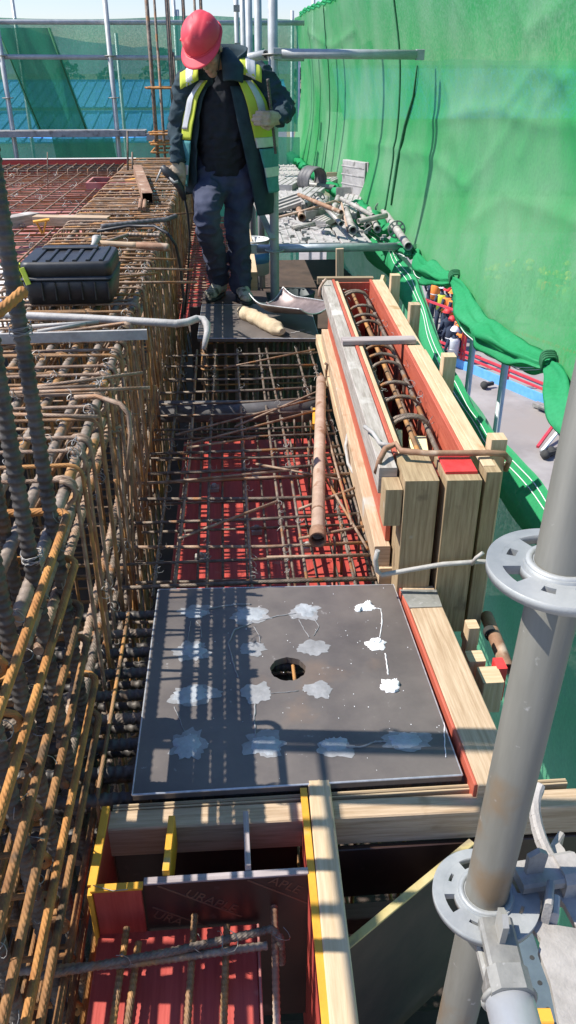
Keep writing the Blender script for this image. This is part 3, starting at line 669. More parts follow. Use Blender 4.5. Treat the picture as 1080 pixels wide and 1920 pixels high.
# near end boards
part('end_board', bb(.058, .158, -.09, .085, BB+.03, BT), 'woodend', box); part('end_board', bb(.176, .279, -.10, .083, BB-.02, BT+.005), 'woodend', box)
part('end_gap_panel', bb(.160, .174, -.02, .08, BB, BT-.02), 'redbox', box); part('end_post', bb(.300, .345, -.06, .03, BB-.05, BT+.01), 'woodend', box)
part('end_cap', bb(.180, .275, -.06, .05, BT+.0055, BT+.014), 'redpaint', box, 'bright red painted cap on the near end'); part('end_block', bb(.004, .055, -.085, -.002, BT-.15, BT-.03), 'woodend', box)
part('nailing_strip', bb(.084, .26, .086, .10, BT-.05, BT+.004), 'woodnew', box)
for px, py, lab in ((715, 520, 0), (755, 575, 0), (826, 672, 0), (914, 812, 0)):
    q = az(px, py, BT+.06); v = (q-BO).dot(bdy); u0 = .346
    part('upright', bb(u0, u0+.05, v-.03, v+.025, -.35, BT+.075 if px != 914 else BT+.05), 'woodnew' if px != 755 else 'wood', box)
    m = bb(u0-.006, u0+.04, v+.026, v+.05, -.1, BT-.02); part('wedge_block', m, 'woodnew', box)
m = MB(); m.beam(ay(720, 520, 4.55), ay(712, 545, 4.5), .02, .05); part('splinter_block', m, 'woodnew', box)
# its rebar cage
bc = thing('box_rebar_cage', 'slim rebar cage of arched stirrups and long bars inside the box form', 'rebar cage', B(.17, 1.2, .1))
for u, z, mm in ((.105, .335, 'bar'), (.165, .325, 'barrust'), (.225, .335, 'bar'), (.11, .0, 'bar'), (.22, .0, 'bar'), (.10, .2, 'barrust'), (.23, .2, 'bar')):
    b = MB(); b.tube([B(u, .03, z-.02), B(u+.004, 1.2, z), B(u, BL-.1, z-.004)], .0085, 8, rib=.014, ribh=.1); part('long_bar', b, mm, bc)
for v in (2.28, 2.20, 1.92, 1.80, 1.62, 1.22, 1.16, .98, .80, .64, .47, .42, .12):
    b = MB(); z1 = .365+rnd.uniform(-.006, .012); dv = rnd.uniform(-.03, .05)
    pts = [B(.088, v, -.06), B(.088, v+dv*.5, .27)]+[B(.164-.076*math.cos(a), v+dv*(.5+.5*math.sin(a)), .29+(z1-.29)*math.sin(a)**.7) for a in [i*math.pi/10 for i in range(1, 10)]]+[B(.240, v+dv*.5, .27), B(.240, v, -.06)]
    b.tube(pts, .0075, 7); part('stirrup', b, 'bar', bc)
w = MB()
for i in range(26): curl(w, B(rnd.choice((.105, .225, .24)), rnd.uniform(.3, 2.3), .35), .02, .0012)
part('tie_wire', w, 'wire', bc, kind='stuff')
for u, v, su, sv, a, lab in ((.105, .36, .045, .16, .2, 'pale yellow foam block leaning on the left inside of the box form'), (.185, .34, .06, .20, -.1, 'pale yellow foam block lying under the bars inside the box form'), (.10, .13, .05, .06, 0, 'smallest pale yellow foam piece at the near end of the box form')):
    b = MB(); b.beam(B(u-.01, v-sv/2, .24), B(u+.01, v+sv/2, .27+a*.1), su, .07); solo('foam_block', b, 'foam', lab, 'foam block')
b = MB(); b.beam(az(641, 640, BT+.014), az(778, 637, BT+.014), .06, .022, ch=.003); solo('cross_lath', b, 'woodpurple', 'weathered purple grey lath laid across the top of the box form', 'lath')
# clamps made of bent bars
hookbar([az(684, 800, .40), az(700, 812, .41), az(713, 832, .41), az(735, 835, .415)], .007, 'clamp_bar', 'curved grey bar lying on the left batten by the near end of the box form', 'greybar', cat='bent bar')
b = MB(); pts = [az(706, 885, .34), az(712, 862, .40), az(722, 842, .415), az(742, 832, .418), az(752, 845, .418), az(800, 850, .415), az(860, 850, .415), az(915, 849, .413), az(945, 851, .41), az(955, 862, .38), az(948, 880, .33)]
b.tube(pts, .0095, 8); solo('form_clamp', b, 'rust', 'brown bent clamp bar looped across the near end top of the box form', 'form clamp')
b = MB(); pts = [ay(708, 1032, 2.0), ay(704, 1050, 2.0), ay(707, 1070, 2.0), ay(716, 1078, 2.0), ay(760, 1070, 1.99), ay(830, 1058, 1.98), ay(900, 1053, 1.97), ay(985, 1056, 1.95)]
b.tube(pts, .0075, 8); b.tube([ay(884, 1058, 1.97), ay(893, 1046, 1.96), ay(906, 1036, 1.955)], .006, 7); solo('form_clamp', b, 'greybar', 'pale grey bent clamp bar with a prong in front of the end boards', 'form clamp')
b = MB(); b.tube([az(612, 523, .42), az(606, 530, .40), az(600, 540, .37), az(598, 556, .33)], .008, 7); solo('form_clamp', b, 'rustp', 'small brown clamp hook on the far left corner of the box form', 'form clamp')

# timber batten and rusty square tube along the left foot of the box
b = MB(); b.beam(V((.472, 2.12, -.005)), V((.535, 4.70, -.005)), .048, .06); solo('timber_batten', b, 'woodnew', 'pale timber batten lying left of the rusty square tube along the box form', 'timber batten')
def square_tube(name, a, c, s, m, lab):
    t = thing(name, lab, 'steel tube', (a+c)/2); d = (c-a).normalized(); sd = d.cross(V((0, 0, 1))).normalized(); up = sd.cross(d)
    for k, (e, f) in enumerate(((sd, up), (up, sd), (-sd, up), (-up, sd))):
        b = MB(); b.beam(a+e*(s/2-.0015), c+e*(s/2-.0015), .003 if k % 2 == 0 else s-.0065, s if k % 2 == 0 else .003, up, .0008); part('tube_wall', b, m, t)
    return t
square_tube('square_steel_tube', V((.512, 2.33, .045)), V((.568, 4.62, .045)), .048, 'rust', 'brown rusty square tube lying along the left foot of the box form')

# plank and blocks right of the near plate
b = MB(); b.beam(V((.552, 2.025, -.006)), V((.567, 1.235, -.006)), .098, .045, ch=.003); solo('plank', b, 'wood', 'timber plank lying along the right edge of the near steel plate', 'plank')
b = MB(); b.beam(V((.497, 2.03, -.03)), V((.514, 1.24, -.03)), .008, .09); solo('edge_plywood', b, 'redbox', 'thin red plywood edge between the near plate and the timber plank', 'plywood strip')
b = MB(); b.slab([az(750, 1106, .018), az(818, 1106, .018), az(829, 1138, .018), az(768, 1140, .018)], (0, 0, 1), .0018); solo('zinc_patch', b, 'galv', 'grey metal sheet patch on the far end of the timber plank', 'metal sheet')
for i, (px, py, z, w_, h_, l_, m, lab) in enumerate(((884, 1180, -.06, .035, .045, .10, 'woodnew', 'small pale timber stub behind the plank, the farthest one'), (890, 1240, -.10, .05, .05, .07, 'woodnew', 'middle pale timber offcut between the plank and the net'), (918, 1275, -.10, .06, .07, .08, 'woodnew', 'pale square timber offcut with a red painted piece behind it'))):
    b = MB(); c = az(px, py, z); b.beam(c+V((0, 0, -.09)), c+V((.0, 0, .02)), w_, h_, (0, 1, 0), .003); solo('timber_offcut', b, m, lab, 'timber offcut')
b = MB(); c = az(940, 1262, -.1); b.beam(c+V((0, .02, -.1)), c+V((0, .02, .02)), .03, .05, (0, 1, 0)); solo('painted_offcut', b, 'redpaint', 'bright red painted timber piece behind the pale offcut', 'timber offcut')
t = thing('rusty_pipe', 'brown rusty pipe with a dark band standing behind the plank near the net', 'pipe', az(925, 1215, -.15))
b = MB(); b.pipe(az(912, 1155, -.14), az(952, 1255, -.14), .021, .004, 16); part('tube', b, 'rust', t)
b = MB(); b.pipe(az(918, 1182, -.14), az(923, 1192, -.14), .0225, .002, 16); part('band', b, 'sole', t)

# ================================================================== FRONT FORMWORK
b = MB(); b.beam(V((-.315, 1.236, -.068)), V((.80, 1.222, -.066)), .052, .088, ch=.003); solo('timber_joist', b, 'wood', 'long timber joist running across in front of the near steel plate', 'timber joist')
ed = thing('plywood_strip', 'layered plywood strip wedged between the near plate and the front joist', 'plywood strip', (.1, 1.27, -.04))
for k in range(3):
    b = MB(); b.beam(V((-.30, 1.266+.0055*k, -.046)), V((.74, 1.266+.0055*k, -.044)), .0045, .042+.003*(k % 2)); part('ply_layer', b, ('woodply', 'wooddark', 'woodply')[k], ed)
b = MB(); b.beam(V((.165, 1.292, -.024)), V((.146, .55, -.024)), .050, .05, ch=.003); b.ball(V((.165, 1.292, -.024)), (.025, .02, .0249), 12, 6); solo('plank', b, 'woodnew', 'pale round ended plank running towards the camera beside the yellow edged panel', 'plank')
pn = thing('side_shuttering', 'red plywood panel with yellow painted top edge beside the pale plank', 'plywood panel', (.12, 1.0, -.3))
b = MB(); b.beam(V((.128, 1.275, -.31)), V((.118, .55, -.31)), .014, .60, ch=.001); part('board', b, 'red', pn)
b = MB(); b.beam(V((.128, 1.276, -.0055)), V((.118, .549, -.0055)), .0155, .006, ch=.001); part('painted_edge', b, 'yellow', pn)
pn = thing('edge_shuttering', 'yellow edged red plywood panel at the left side of the front form', 'plywood panel', (-.315, 1.15, -.2))
b = MB(); b.beam(V((-.311, 1.255, -.23)), V((-.315, 1.062, -.23)), .016, .44, ch=.001); part('board', b, 'red', pn)
b = MB(); b.beam(V((-.311, 1.256, -.006)), V((-.315, 1.061, -.006)), .0175, .007, ch=.001); part('painted_edge', b, 'yellow', pn)
pn = thing('corner_shuttering', 'small red plywood board with yellow top and left edge at the front form corner', 'plywood panel', (-.26, 1.05, -.1))
b = MB(); b.beam(V((-.264, 1.05, -.183)), V((-.264, 1.05, -.004)), .012, .094, (1, 0, 0), .001); part('board', b, 'red', pn)
b = MB(); b.beam(V((-.315, 1.05, .000)), V((-.213, 1.05, .000)), .016, .007, ch=.001); part('painted_edge', b, 'yellow', pn)
b = MB(); b.beam(V((-.3165, 1.047, -.19)), V((-.3165, 1.047, -.004)), .018, .009, (1, 0, 0), .001); part('painted_edge', b, 'yellow', pn)
pn = thing('printed_plywood_panel', 'dark brown film faced plywood panel with slanted printed letters in the front form', 'plywood panel', (-.05, 1.06, -.2))
b = MB(); b.beam(V((-.212, 1.062, -.25)), V((.118, 1.062, -.25)), .014, .488, ch=.001); part('board', b, 'black', pn)
b = MB(); b.beam(V((-.212, 1.062, -.0035)), V((.118, 1.062, -.0035)), .0155, .006, ch=.001); part('top_edge', b, 'woodpurple', pn)
def lettering(txt, size, loc, rotm, m, parent, th=.0004):
    cu = bpy.data.curves.new('letter_curve', 'FONT'); cu.body = txt; cu.size = size; cu.extrude = th; cu.offset = 0
    o = bpy.data.objects.new('letter_curve', cu); C.objects.link(o); dg = bpy.context.evaluated_depsgraph_get(); dg.update()
    me = bpy.data.meshes.new_from_object(o.evaluated_get(dg)); bpy.data.objects.remove(o)
    me.name = 'lettering'; me.transform(Matrix.Translation(V(loc)-origin(parent)) @ rotm); me.materials.clear(); me.materials.append(MT[m])
    q = bpy.data.objects.new('lettering', me); C.objects.link(q); q.parent = parent; return q
RX = Matrix.Rotation(math.pi/2, 4, 'X'); tilt = Matrix.Rotation(math.radians(-33), 4, 'Y')
RT = Matrix.Rotation(math.radians(33), 4, 'Y') @ RX
lettering('URAPLE', .034, (-.135, 1.0545, -.045), RT, 'letter', pn); lettering('APLE', .034, (.035, 1.0545, -.022), RT, 'letter', pn); lettering('URA', .034, (-.205, 1.0545, -.105), RT, 'letter', pn)
for p0 in ((-.185, -.01), (-.005, -.01), (-.2, -.075)):
    b = MB(); a = V((p0[0], 1.0548, p0[1])); b.beam(a, a+V((.165, 0, -.115)), .0012, .004, (0, 0, 1), .0001); part('printed_line', b, 'letter', pn)
b = MB(); b.beam(V((-.163, 1.205, -.03)), V((-.168, 1.07, -.03)), .014, .09, ch=.001); t_ = solo('form_spacer', b, 'yellow', 'yellow painted strip bridging the dark gap of the front form', 'timber strip')
b = MB(); b.beam(V((-.004, 1.205, -.03)), V((-.003, 1.07, -.03)), .012, .09, ch=.001); solo('form_spacer', b, 'woodpurple', 'grey wood strip bridging the dark gap of the front form', 'timber strip')
b = MB(); b.box((-.315, .5, -.152), (.01, 1.045, -.138)); solo('plywood_sheet', b, 'red', 'red plywood sheet with barred sunlight in the near foreground', 'plywood sheet')
b = MB(); b.box((.0105, .5, -.155), (.016, 1.04, -.13)); solo('edge_strip', b, 'reddust', 'pale worn right edge strip of the foreground red plywood sheet', 'timber strip')
fm = thing('front_bar_mat', 'few rusty bars crossing over the red plywood sheet in the foreground', 'rebar mat', (-.2, .95, -.12))
for pts, r, m in (([(-.75, .948, -.088), (-.22, .945, -.084), (.03, .962, -.084)], .0075, 'bigtop'), ([(-.40, .925, -.072), (-.15, .955, -.07), (.04, .985, -.068), (.056, .975, -.085), (.058, .965, -.15)], .0075, 'bar')):
    b = MB(); b.tube(pts, r, 9, rib=.012, ribh=.14); part('cross_bar', b, m, fm)
for x, y1, z1 in ((-.252, 1.03, -.100), (-.226, 1.0, -.104), (-.115, 1.045, -.095), (-.05, 1.02, -.100), (.048, 1.06, -.10)):
    b = MB(); b.tube([(x-.02, .5, z1-.012), (x, y1, z1)], .0068, 9, rib=.012, ribh=.12); part('long_bar', b, 'barrust' if x < .04 else 'rust', fm)
w = MB()
for p in ((-.245, .95, -.07), (-.11, .955, -.07), (-.05, .96, -.07), (.05, .96, -.07), (-.05, .95, -.06)): curl(w, p, .025, .001)
b = MB(); b.tube([(-.31, 1.052, .008), (-.27, 1.04, .004), (-.24, 1.035, .012)], .001, 4); 
part('tie_wire', w, 'wire', fm, kind='stuff'); b2 = solo('loose_wire', b, 'wire', 'short loose wire on the yellow edged corner board', 'wire')
# diagonal sheet and cavity behind it
dg_ = thing('leaning_form_board', 'dark leaning form board with worn yellow top edge in the lower right well', 'plywood panel', (.34, 1.06, -.3))
a, c = V((.180, .955, -.1)), V((.50, 1.18, -.1))
b = MB(); b.beam(a+V((0, 0, -.25)), c+V((0, 0, -.25)), .016, .5, ch=.001); part('board', b, 'dark', dg_)
b = MB(); b.beam(a+V((0, 0, .002)), c+V((0, 0, .002)), .0175, .006, ch=.001); part('worn_edge', b, 'yellowworn', dg_)
b = MB(); b.box((.19, 1.192, -.28), (.80, 1.206, -.115)); solo('dark_board', b, 'black', 'dark brown board under the front joist on the right', 'plywood panel')
b = MB(); b.box((.19, 1.15, -.36), (.72, 1.19, -.30)); solo('timber_waler', b, 'wooddark', 'dark timber waler low under the front joist', 'timber joist')
b = MB(); b.box((-.30, 1.215, -.6), (.11, 1.23, -.115)); solo('dark_board', b, 'black', 'dark board closing the gap under the front joist on the left', 'plywood panel')
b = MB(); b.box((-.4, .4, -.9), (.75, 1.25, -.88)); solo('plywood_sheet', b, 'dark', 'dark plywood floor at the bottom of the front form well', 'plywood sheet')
b = MB(); b.box((.17, .3, -.56), (.55, 1.0, -.545)); solo('plywood_sheet', b, 'red', 'dull red plywood sheet deep at the lower right of the front form', 'plywood sheet')

# far trough behind the worker: red bottom with rungs of bars
b = MB(); b.box((-.36, 5.64, -.14), (.13, 9.6, -.122)); solo('plywood_sheet', b, 'red', 'red plywood bottom with bar rungs behind the worker\'s legs', 'plywood sheet')
fmt = thing('far_bar_mat', 'ladder of rusty bars over the red bottom behind the worker\'s legs', 'rebar mat', (-.1, 7.5, -.05))
for i in range(38):
    y = 5.7+i*.1+rnd.uniform(-.02, .02); b = MB(); b.tube([(-.38, y, -.02), (.13, y+rnd.uniform(-.02, .02), -.02)], .007, 5); part('cross_bar', b, 'barup', fmt)
for x in (-.30, -.2, -.1, 0, .08):
    b = MB(); b.tube([(x, 5.65, -.035), (x+rnd.uniform(-.02, .02), 9.5, -.035)], .0065, 5); part('long_bar', b, 'barup', fmt)

# ================================================================== SLAB MAT (far left)
SZ = .50
b = MB(); b.box((-4.6, 5.2, SZ-.13), (-1.04, 9.45, SZ-.112)); solo('slab_formwork', b, 'reddust', kind='structure')
b = MB(); b.box((-4.6, 9.47, SZ-.14), (-.95, 9.50, SZ+.075)); b.box((-4.6, 9.455, SZ+.03), (-.95, 9.468, SZ+.07)); solo('edge_board', b, 'red', 'dark red edge board along the far end of the slab bars', 'edge board')
b = MB(); b.box((-4.6, 9.45, SZ+.076), (-.95, 9.51, SZ+.086)); solo('edge_capping', b, 'pale', 'pale top strip on the dark red far edge board', 'timber strip')
b = MB(); b.box((-4.6, 1.0, SZ-.16), (-1.04, 5.19, SZ-.145)); solo('deck_board', b, 'pale', 'pale deck boards under the near part of the slab bars', 'deck board')
sl_ = thing('slab_rebar_mat', 'flat grid of rusty bars over the red slab deck at the far left', 'rebar mat', (-2.4, 6.6, SZ))
y = 3.0
while y < 9.4:
    b = MB(); b.tube([(-4.5, y+rnd.uniform(-.03, .03), SZ), (-2.5, y, SZ+rnd.uniform(-.01, .01)), (-.9, y+rnd.uniform(-.03, .03), SZ+.01)], .006, 5); part('cross_bar', b, 'barup', sl_); y += .125
x = -4.4
while x < -1.05:
    b = MB(); b.tube([(x, 2.6, SZ+.012), (x+rnd.uniform(-.03, .03), 6, SZ+.012), (x+rnd.uniform(-.03, .03), 9.42, SZ+.012)], .006, 5); part('long_bar', b, 'barup', sl_); x += .155
y = 5.3
while y < 9.4:
    b = MB(); b.tube([(-4.5, y, SZ-.07), (-1.05, y, SZ-.07)], .006, 4); part('lower_bar', b, 'barrust', sl_); y += .16
w = MB()
for i in range(170): curl(w, (-1.1-rnd.random()*2.4, 4.2+rnd.random()*5, SZ+.02), .03, .0022)
part('tie_wire', w, 'wire', sl_, kind='stuff')
sb = thing('secondary_beam_cage', 'low cage of a small beam crossing the slab bars before the far edge board', 'rebar cage', (-2.5, 9.0, SZ))
for i in range(34):
    b = MB(); b.tube(rrect(8.72, 9.3, SZ-.1, SZ+.05, .02, (0, 1, 0), (0, 0, 1), (-4.3+i*.098, 0, 0)), .006, 5, closed=True); part('stirrup', b, 'barup', sb)
for yy in (8.75, 8.95, 9.1, 9.27):
    b = MB(); b.tube([(-4.4, yy, SZ+.035), (-.95, yy, SZ+.035)], .010, 6); part('long_bar', b, 'bar', sb)
bx_ = thing('opening_box', 'low dark wooden box frame set among the far slab bars', 'form box', (-2.1, 7.2, SZ-.1))
c0 = az(215, 355, SZ-.02)
for dx, dy, ex, ey in ((-.22, -.2, .44, .02), (-.22, .2, .44, .02), (-.22, -.18, .02, .38), (.2, -.18, .02, .38)):
    b = MB(); b.box((c0.x+dx, c0.y+dy, SZ-.11), (c0.x+dx+ex, c0.y+dy+ey, SZ+.06)); part('side_board', b, 'reddust', bx_)

# L of timber battens
b = MB(); b.beam(az(52, 418, SZ+.05)+V((-.6, -.62, 0)), az(66, 408, SZ+.05), .10, .07, ch=.003); solo('timber_batten', b, 'woodgrey', 'weathered timber batten lying lengthwise at the left edge, meeting a cross batten', 'timber batten')
b = MB(); b.beam(az(66, 413, SZ+.055), az(205, 415, SZ+.055), .09, .06, ch=.003); solo('timber_batten', b, 'wood', 'timber batten lying across the slab bars beside the pale deck boards', 'timber batten')
b = MB(); b.beam(az(50, 403, SZ+.06), az(107, 402, SZ+.06), .05, .03, ch=.002); solo('timber_lath', b, 'reddust', 'thin reddish lath just behind the timber batten cross piece', 'lath')
for (px, py, lab) in ((245, 343, 'orange plastic chair spacer near the rusty square tube on the cage'), (78, 422, 'orange plastic chair spacer tucked under the timber batten')):
    c = az(px, py, SZ+.05); t = thing('chair_spacer', lab, 'plastic spacer', c)
    b = MB(); b.beam(c+V((-.05, 0, .02)), c+V((.05, .02, .03)), .05, .012); part('top_bar', b, 'orange', t)
    for s_ in (-1, 1):
        b = MB(); b.beam(c+V((s_*.03, 0, .02)), c+V((s_*.005, 0, -.05)), .03, .008); part('leg', b, 'orange', t)
# square tube on the cage, little bars by it
square_tube('square_steel_tube', az(277, 372, .615), az(258, 318, .63), .075, 'rust', 'short brown square tube lying on top of the beam cage beyond the hammer')
for dx in (0, 8):
    b = MB(); b.tube([az(262+dx, 392, .60), az(264+dx, 374, .60)], .014, 7); solo('bar_offcut', b, 'rust', ('left' if dx == 0 else 'right')+' of two short rusty bar offcuts in front of the square tube', 'bar', 'bar offcuts by the square tube')
# grey bar with hook, lath, loose rods on the near part of the cage
b = MB(); P0 = [az(0, 590, .60), az(150, 596, .598), az(250, 602, .598), az(330, 607, .60), az(352, 604, .602), az(368, 598, .604), az(381, 599, .60), az(388, 608, .59)]
yh = P0[-1].y; b.tube([az(-60, 588, .6)]+P0+[ay(389, 622, yh-.02), ay(385, 640, yh-.04), ay(382, 655, yh-.05)], [.0145]*9+[.013, .011, .008], 10, rib=0)
solo('pry_bar', b, 'greybar', 'long pale grey hooked bar laid across the beam cage towards the worker\'s plate', 'hooked bar')
b = MB(); b.beam(az(-30, 636, .615), az(276, 627, .615), .012, .036, ch=.001); solo('aluminium_lath', b, 'greybar', 'flat dusty grey straightedge lath laid across the beam cage below the hooked bar', 'lath')
for p in (((60, 612), (185, 604)), ((70, 622), (160, 607))):
    b = MB(); b.tube([az(*p[0], .6), az(*p[1], .6)], .008, 6); solo('loose_rod', b, 'greybar', ('longer' if p[0][0] == 60 else 'shorter')+' pale loose rod lying on the cage between the hooked bar and toolbox', 'bar', 'loose rods by the toolbox')
# black bar bundle / cable
b = MB(); P0 = [az(190, 425, .6), az(250, 418, .605), az(310, 412, .61), az(330, 405, .62)]; b.tube(P0, .014, 8, rib=.03, ribh=.1); solo('black_hose', b, 'pipe', 'black ribbed hose lying across the cage behind the hammer', 'hose')
b = MB(); P0 = [az(182, 434, .6), az(240, 424, .61), az(290, 424, .62), az(315, 438, .61)]; yc = P0[-1].y; P0 += [ay(330, 460, yc+.05), ay(338, 500, yc+.1), ay(345, 560, yc+.1), ay(340, 600, yc+.06)]
b.tube(P0, .009, 8); solo('black_cable', b, 'blackplas', 'thin black cable drooping over the right side of the cage', 'cable')
b = MB(); b.tube([az(175, 462, .595), az(240, 440, .6), az(300, 441, .6)], .010, 7, rib=.02); solo('loose_rod', b, 'bigtop', 'pale ribbed bar lying across the cage just behind the hammer', 'bar')
# toolbox
t = thing('toolbox', 'black plastic toolbox with lime green latch standing on the beam cage', 'toolbox', az(140, 575, .58))
x0, x1 = -.825, -.468; y0, y1 = 3.30, 3.62; z0 = .585
def rbox(lo, hi, r, m, name, par, tp=0):
    b = MB(); lo, hi = V(lo), V(hi); base = [rrect(lo.x, hi.x, lo.y, hi.y, r, (1, 0, 0), (0, 1, 0), (0, 0, z), 4) for z in (lo.z, hi.z-r*.4)]
    base.append([p+V((( (lo.x+hi.x)/2-p.x)*.05, ((lo.y+hi.y)/2-p.y)*.05, 0)) for p in rrect(lo.x, hi.x, lo.y, hi.y, r, (1, 0, 0), (0, 1, 0), (0, 0, hi.z), 4)])
    n = len(base[0]); c = V(((lo.x+hi.x)/2, (lo.y+hi.y)/2, 0))
    base[0] = [V((c.x+(p.x-c.x)*(1-tp), c.y+(p.y-c.y)*(1-tp), p.z)) for p in base[0]]
    for rg in base: b.v += rg
    for i in range(2):
        for k in range(n): l = (k+1) % n; b.face([i*n+k, i*n+l, (i+1)*n+l, (i+1)*n+k], [(0, 0)]*4)
    b.face(list(range(n))[::-1], [(0, 0)]*n, False); b.face(list(range(2*n, 3*n)), [(0, 0)]*n, False)
    return part(name, b, m, par)
rbox((x0, y0, z0), (x1, y1, z0+.098), .025, 'blackplas', 'tub', t, .07)
rbox((x0-.006, y0-.008, z0+.10), (x1+.006, y1+.006, z0+.112), .028, 'blackplas', 'rim', t)
rbox((x0, y0, z0+.113), (x1, y1, z0+.168), .03, 'blackplas', 'lid', t)
for i in range(6):
    x = x0+.06+i*.052; b = MB(); b.beam((x, y0+.012, z0+.171), (x, y1-.03, z0+.171), .016, .008, ch=.003); part('lid_rib', b, 'blackplas', t)
    b = MB(); b.beam((x+.02, y0-.001, z0+.02), (x+.02, y0-.004, z0+.09), .006, .012); part('tub_rib', b, 'blackplas', t)
b = MB(); b.beam((x0-.012, y0+.04, z0+.155), (x0-.012, y0+.05, z0+.075), .035, .014, (1, 0, 0), .003); lt = part('latch', b, 'lime', t, 'lime green latch')
b = MB(); b.beam((x0+.012, y0-.006, z0+.15), (x0+.03, y0-.008, z0+.085), .02, .008, (0, 1, 0), .002); part('latch', b, 'lime', t)
b = MB(); b.beam((x0+.05, y1-.06, z0+.176), (x1-.08, y1-.06, z0+.176), .05, .012, ch=.004); part('handle', b, 'blackplas', t)
for dx in (-.02, -.035):
    b = MB(); b.box((x0+dx-.02, y0+.09, z0+.02), (x0+dx, y1-.09, z0+.12), .004); part('side_bracket', b, 'blackplas', t)
# hammer
t = thing('hammer', 'claw hammer with wooden handle lying on the cage behind the toolbox', 'hammer', az(250, 460, .62))
hc = az(180, 455, .64); he = az(317, 464, .625)
b = MB(); b.tube([hc+(he-hc)*q for q in (0, .2, .5, .58)], [.013, .013, .015, .016], 10); part('handle', b, 'wood', t)
b = MB(); b.tube([hc+(he-hc)*q for q in (.56, .8, .97, 1)], [.017, .019, .02, .016], 10); part('grip', b, 'rust', t, 'dark worn grip')
b = MB(); b.tube([hc+V((-.005, .11, -.0)), hc+V((-.01, .05, .012)), hc+V((0, 0, .012)), hc+V((-.002, -.04, .004)), hc+V((-.03, -.085, -.03))], [.02, .018, .02, .014, .006], 8); part('head', b, 'greybar', t)
# upright thin rods standing in the cage beyond
for px, py0, py1, zz in ((240, 245, 335, .5), (249, 285, 332, .5), (90, 285, 365, .45)):
    c = az(px, py1, zz); b = MB(); b.tube([c, ay(px-1, py0, c.y)], .010 if px > 200 else .005, 6); solo('upright_rod', b, 'bar', {240: 'dark upright rod standing at the far corner of the slab, the taller of two', 249: 'dark upright rod standing at the far corner of the slab, the shorter of two', 90: 'thin upright rod standing among the slab bars far left'}[px], 'bar')

# ================================================================== FAR COLUMN STARTER BARS
fc = thing('column_starter_bars', 'tall dark column bars with orange ties standing at the far end of the cage', 'rebar cage', (-.6, 10, .4))
for px, py, r in ((268, -90, .022), (283, -90, .014), (306, -90, .018), (338, -90, .018), (360, -90, .014), (372, -90, .018), (296, 95, .016), (317, 92, .014), (325, 98, .012), (312, -60, .010)):
    Y = 9.75 if px in (268, 306, 338) else 10.2
    a = ay(px, py, Y); b = MB(); b.tube([V((a.x, Y, -.3)), a], r, 7); part('vertical_bar', b, 'bar', fc)
for z, m in ((1.245, 'hoop'), (.80, 'hoop'), (.70, 'hoop'), (.62, 'hoop')):
    b = MB(); b.tube(rrect(-.80, -.30, 9.7, 10.24, .03, (1, 0, 0), (0, 1, 0), (0, 0, z)), .012, 6, closed=True); part('hoop', b, m, fc)
for z in (1.25, .82, .72):
    b = MB(); b.tube([(-.82, 9.72, z), (-.3, 9.74, z+.01)], .009, 5); part('cross_tie', b, 'hoop', fc)

# ================================================================== NETS
def netx(Y):
    return 1.27 if Y < 6.3 else 1.27+(Y-6.3)*(-.30/6.2)
CREASE = [[tuple(ax(x, y, 1.33).yz) for x, y in c_] for c_ in ([(880, 417), (927, 372), (1000, 398), (1080, 430)], [(800, 232), (850, 218), (905, 208), (990, 238), (1080, 238)], [(760, 282), (810, 300), (868, 352)], [(980, 62), (1040, 20)], [(925, 205), (985, 130), (1040, 150)], [(868, 352), (905, 290), (950, 215)], [(700, 270), (745, 282), (770, 300)], [(950, 300), (990, 200), (1035, 155)], [(620, 60), (650, 90), (690, 60)])]
def crease(Y, z):
    s_ = 0
    for c_ in CREASE:
        dm = 9
        for (y0, z0), (y1, z1) in zip(c_, c_[1:]):
            ey, ez = y1-y0, z1-z0; f = max(0, min(1, ((Y-y0)*ey+(z-z0)*ez)/(ey*ey+ez*ez+1e-9))); dm = min(dm, math.hypot(Y-y0-ey*f, z-z0-ez*f)+(.0 if z > z0+ez*f else .02))
        s_ += math.exp(-(dm/.05)**2)
    return s_
def upx(Y, z):
    n1 = noise.noise(V((Y*.55, z*.8, 2.3))); n2 = noise.noise(V((Y*1.6+z*1.1, z*1.3-Y*.3, 7.7))); n3 = noise.noise(V((Y*2.3-z*2.4, Y*.9+z*.9, 1.7)))
    cr = (1-abs(n3))**5
    ff = .022*math.sin(Y*2.1+.6*math.sin(z*1.4)) if Y > 4.6 else 0
    bul = .10*math.sin(max(0, min(1, (z-.35)/1.65))*math.pi)
    return netx(Y)+bul-.010*crease(Y, z)+.05*n1+.012*n2-.010*cr*min(1, max(0, (z-.45)*3))*(1 if Y < 5.5 else .4)+ff
ties = [(7.6, .34), (6.3, .34), (5.50, .335), (4.49, .385), (3.01, .385), (1.9, .36), (.9, .36)]
def sag(Y):
    for (a, za), (c, zc) in zip(ties, ties[1:]):
        if c <= Y <= a:
            f = (a-Y)/(a-c); return za+(zc-za)*f-(.10 if a < 5.4 else .05)*math.sin(f*math.pi)*min(1, (a-c))
    return .34
net = thing('upper_debris_net', 'big bright green debris net wall hanging along the right side', 'safety net', (1.27, 6, .3))
def up(u, v):
    Y = .7+u**1.35*11.8; zb = sag(Y)-.005; z = zb+v*(2.02-zb); return (upx(Y, z), Y, z)
b = MB(); b.grid(up, 340, 100); part('net_sheet', b, 'net', net)
